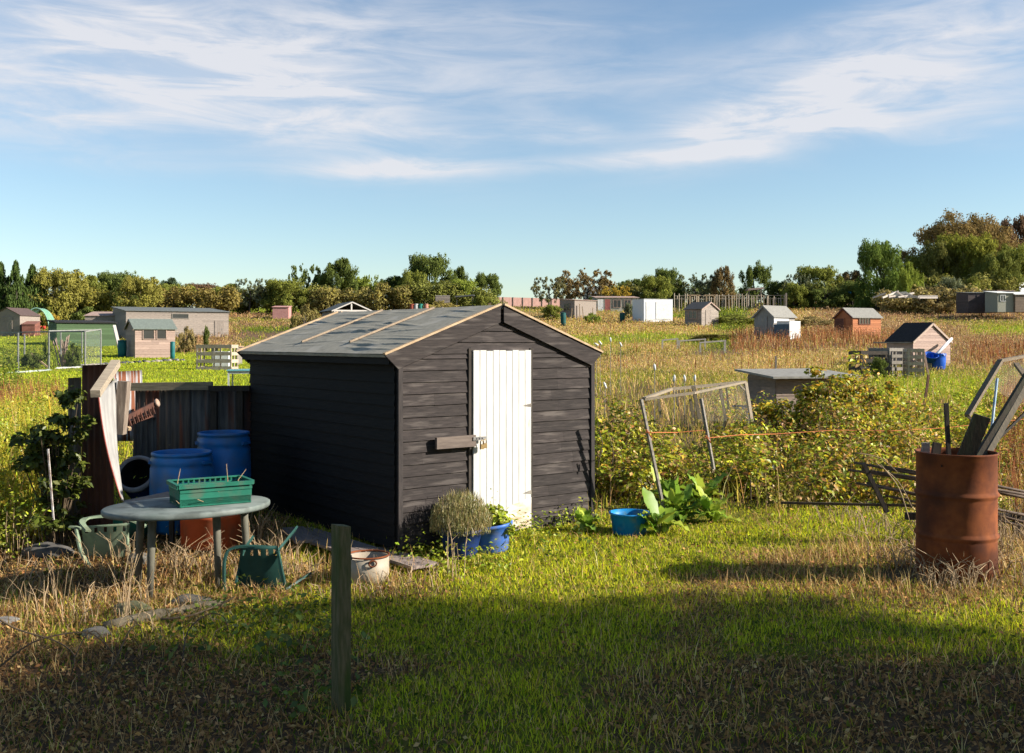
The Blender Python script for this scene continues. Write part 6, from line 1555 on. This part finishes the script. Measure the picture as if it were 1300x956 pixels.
def blob(px, py, wx, wy, rot, soft=1.0):
    """a cloud centred on a bearing; widths in picture pixels near the centre"""
    a0 = math.atan((px-650)/F); e0 = math.atan((HY-py)/math.hypot(F, px-650))
    da = math_('SUBTRACT', az, a0); de = math_('SUBTRACT', el, e0)
    am = min(.045, wy/F*1.6); de = math_('ADD', de, math_('MULTIPLY_ADD', wob, am, -am/2)); de = math_('ADD', de, math_('MULTIPLY_ADD', wob2, am*.4, -am*.2))
    c, s = math.cos(rot), math.sin(rot)
    u = math_('ADD', math_('MULTIPLY', da, c), math_('MULTIPLY', de, s)); v = math_('SUBTRACT', math_('MULTIPLY', de, c), math_('MULTIPLY', da, s))
    u = math_('DIVIDE', u, wx/F); v = math_('DIVIDE', v, wy/F)
    r2 = math_('ADD', math_('MULTIPLY', u, u), math_('MULTIPLY', v, v))
    return math_('POWER', 2.718, math_('MULTIPLY', r2, -1.0))
fib = noise(7, 9, .62, (1, 5.5, 1), .12, .6, .30, .72)
fib2 = noise(7, 9, .62, (1, 5.0, 1), -.38, .8, .30, .70)
def total(bl):
    t = None
    for (b_, k) in bl:
        q = math_('MULTIPLY', b_, k); t = q if t is None else math_('ADD', t, q)
    return t
A_ = total([(blob(150, 65, 340, 80, 0), 1.25), (blob(330, 120, 210, 55, -.25), 1.0), (blob(120, 150, 190, 30, .05), .8), (blob(480, 50, 240, 50, 0), .35), (blob(520, 214, 115, 13, .03), 1.5), (blob(560, 172, 110, 14, .0), .5), (blob(100, 205, 200, 12, 0), .3),
            (blob(860, 197, 130, 10, .05), 1.5), (blob(720, 163, 70, 15, -.08), .95), (blob(690, 40, 160, 22, 0), .35), (blob(650, 110, 150, 30, 0), .3), (blob(820, 100, 200, 30, 0), .25), (blob(1230, 155, 160, 7, -.08), .35)])
B2 = total([(blob(1100, 95, 210, 40, .30), 1.1), (blob(1010, 145, 140, 32, .10), 1.0), (blob(1230, 130, 130, 30, .1), .7), (blob(1100, 165, 110, 12, -.16), .8), (blob(1060, 40, 200, 22, .2), .55), (blob(920, 178, 70, 12, -.3), .8), (blob(1260, 60, 100, 30, .3), .5)])
ca = math_('MULTIPLY', A_, math_('MULTIPLY_ADD', fib, .80, .22)); cb = math_('MULTIPLY', B2, math_('MULTIPLY_ADD', fib2, .85, .22))
alln = math_('MULTIPLY', noise(3, 8, .6, (1, 4, 1), .1, .4, .45, .8), .08)
elm = n.new('ShaderNodeMapRange'); elm.inputs[1].default_value = .10; elm.inputs[2].default_value = .22; l.new(el, elm.inputs[0])
alln = math_('MULTIPLY', alln, elm.outputs[0])
cl = math_('MINIMUM', math_('ADD', math_('MULTIPLY', math_('ADD', ca, cb), .85), alln), .88)
mx = n.new('ShaderNodeMix'); mx.data_type = 'RGBA'; l.new(cl, mx.inputs[0]); tn = n.new('ShaderNodeMix'); tn.data_type = 'RGBA'; tn.blend_type = 'MULTIPLY'; tn.inputs[0].default_value = 1; l.new(sky.outputs[0], tn.inputs[6]); tn.inputs[7].default_value = (1.06, 1.09, 1.07, 1); l.new(tn.outputs[2], mx.inputs[6]); CLC = mx.inputs[7]; CLC.default_value = (5.5, 5.5, 5.75, 1)
l.new(mx.outputs[2], bg.inputs['Color']); bg.inputs['Strength'].default_value = .063

sd = bpy.data.lights.new('sun', 'SUN'); sd.energy = 5.0; sd.angle = R(.53); sd.color = (1, .93, .82)
so = bpy.data.objects.new('sun', sd); col.objects.link(so)
dv = Vector((math.cos(SUN_AZ)*math.cos(SUN_EL), math.sin(SUN_AZ)*math.cos(SUN_EL), math.sin(SUN_EL)))
so.rotation_euler = dv.to_track_quat('Z', 'Y').to_euler(); so.location = dv*50
cd = bpy.data.cameras.new('camera'); co = bpy.data.objects.new('camera', cd); col.objects.link(co); scene.camera = co
cd.sensor_fit = 'HORIZONTAL'; cd.sensor_width = 36; cd.lens = F/1300*36; cd.clip_end = 6000; cd.clip_start = .05
cd.shift_y = -(478-HY)/1300
co.location = (0, 0, HC); co.rotation_euler = (R(90), 0, 0)
vs_ = scene.view_settings; vs_.view_transform = 'Standard'; vs_.look = 'None'; vs_.exposure = 1.25; vs_.gamma = 1; vs_.use_curve_mapping = False
cy = scene.cycles; cy.use_denoising = True; cy.use_adaptive_sampling = True; cy.adaptive_threshold = .03; cy.max_bounces = 4; cy.diffuse_bounces = 2; cy.glossy_bounces = 2; cy.transmission_bounces = 3; cy.transparent_max_bounces = 8; cy.sample_clamp_indirect = 4
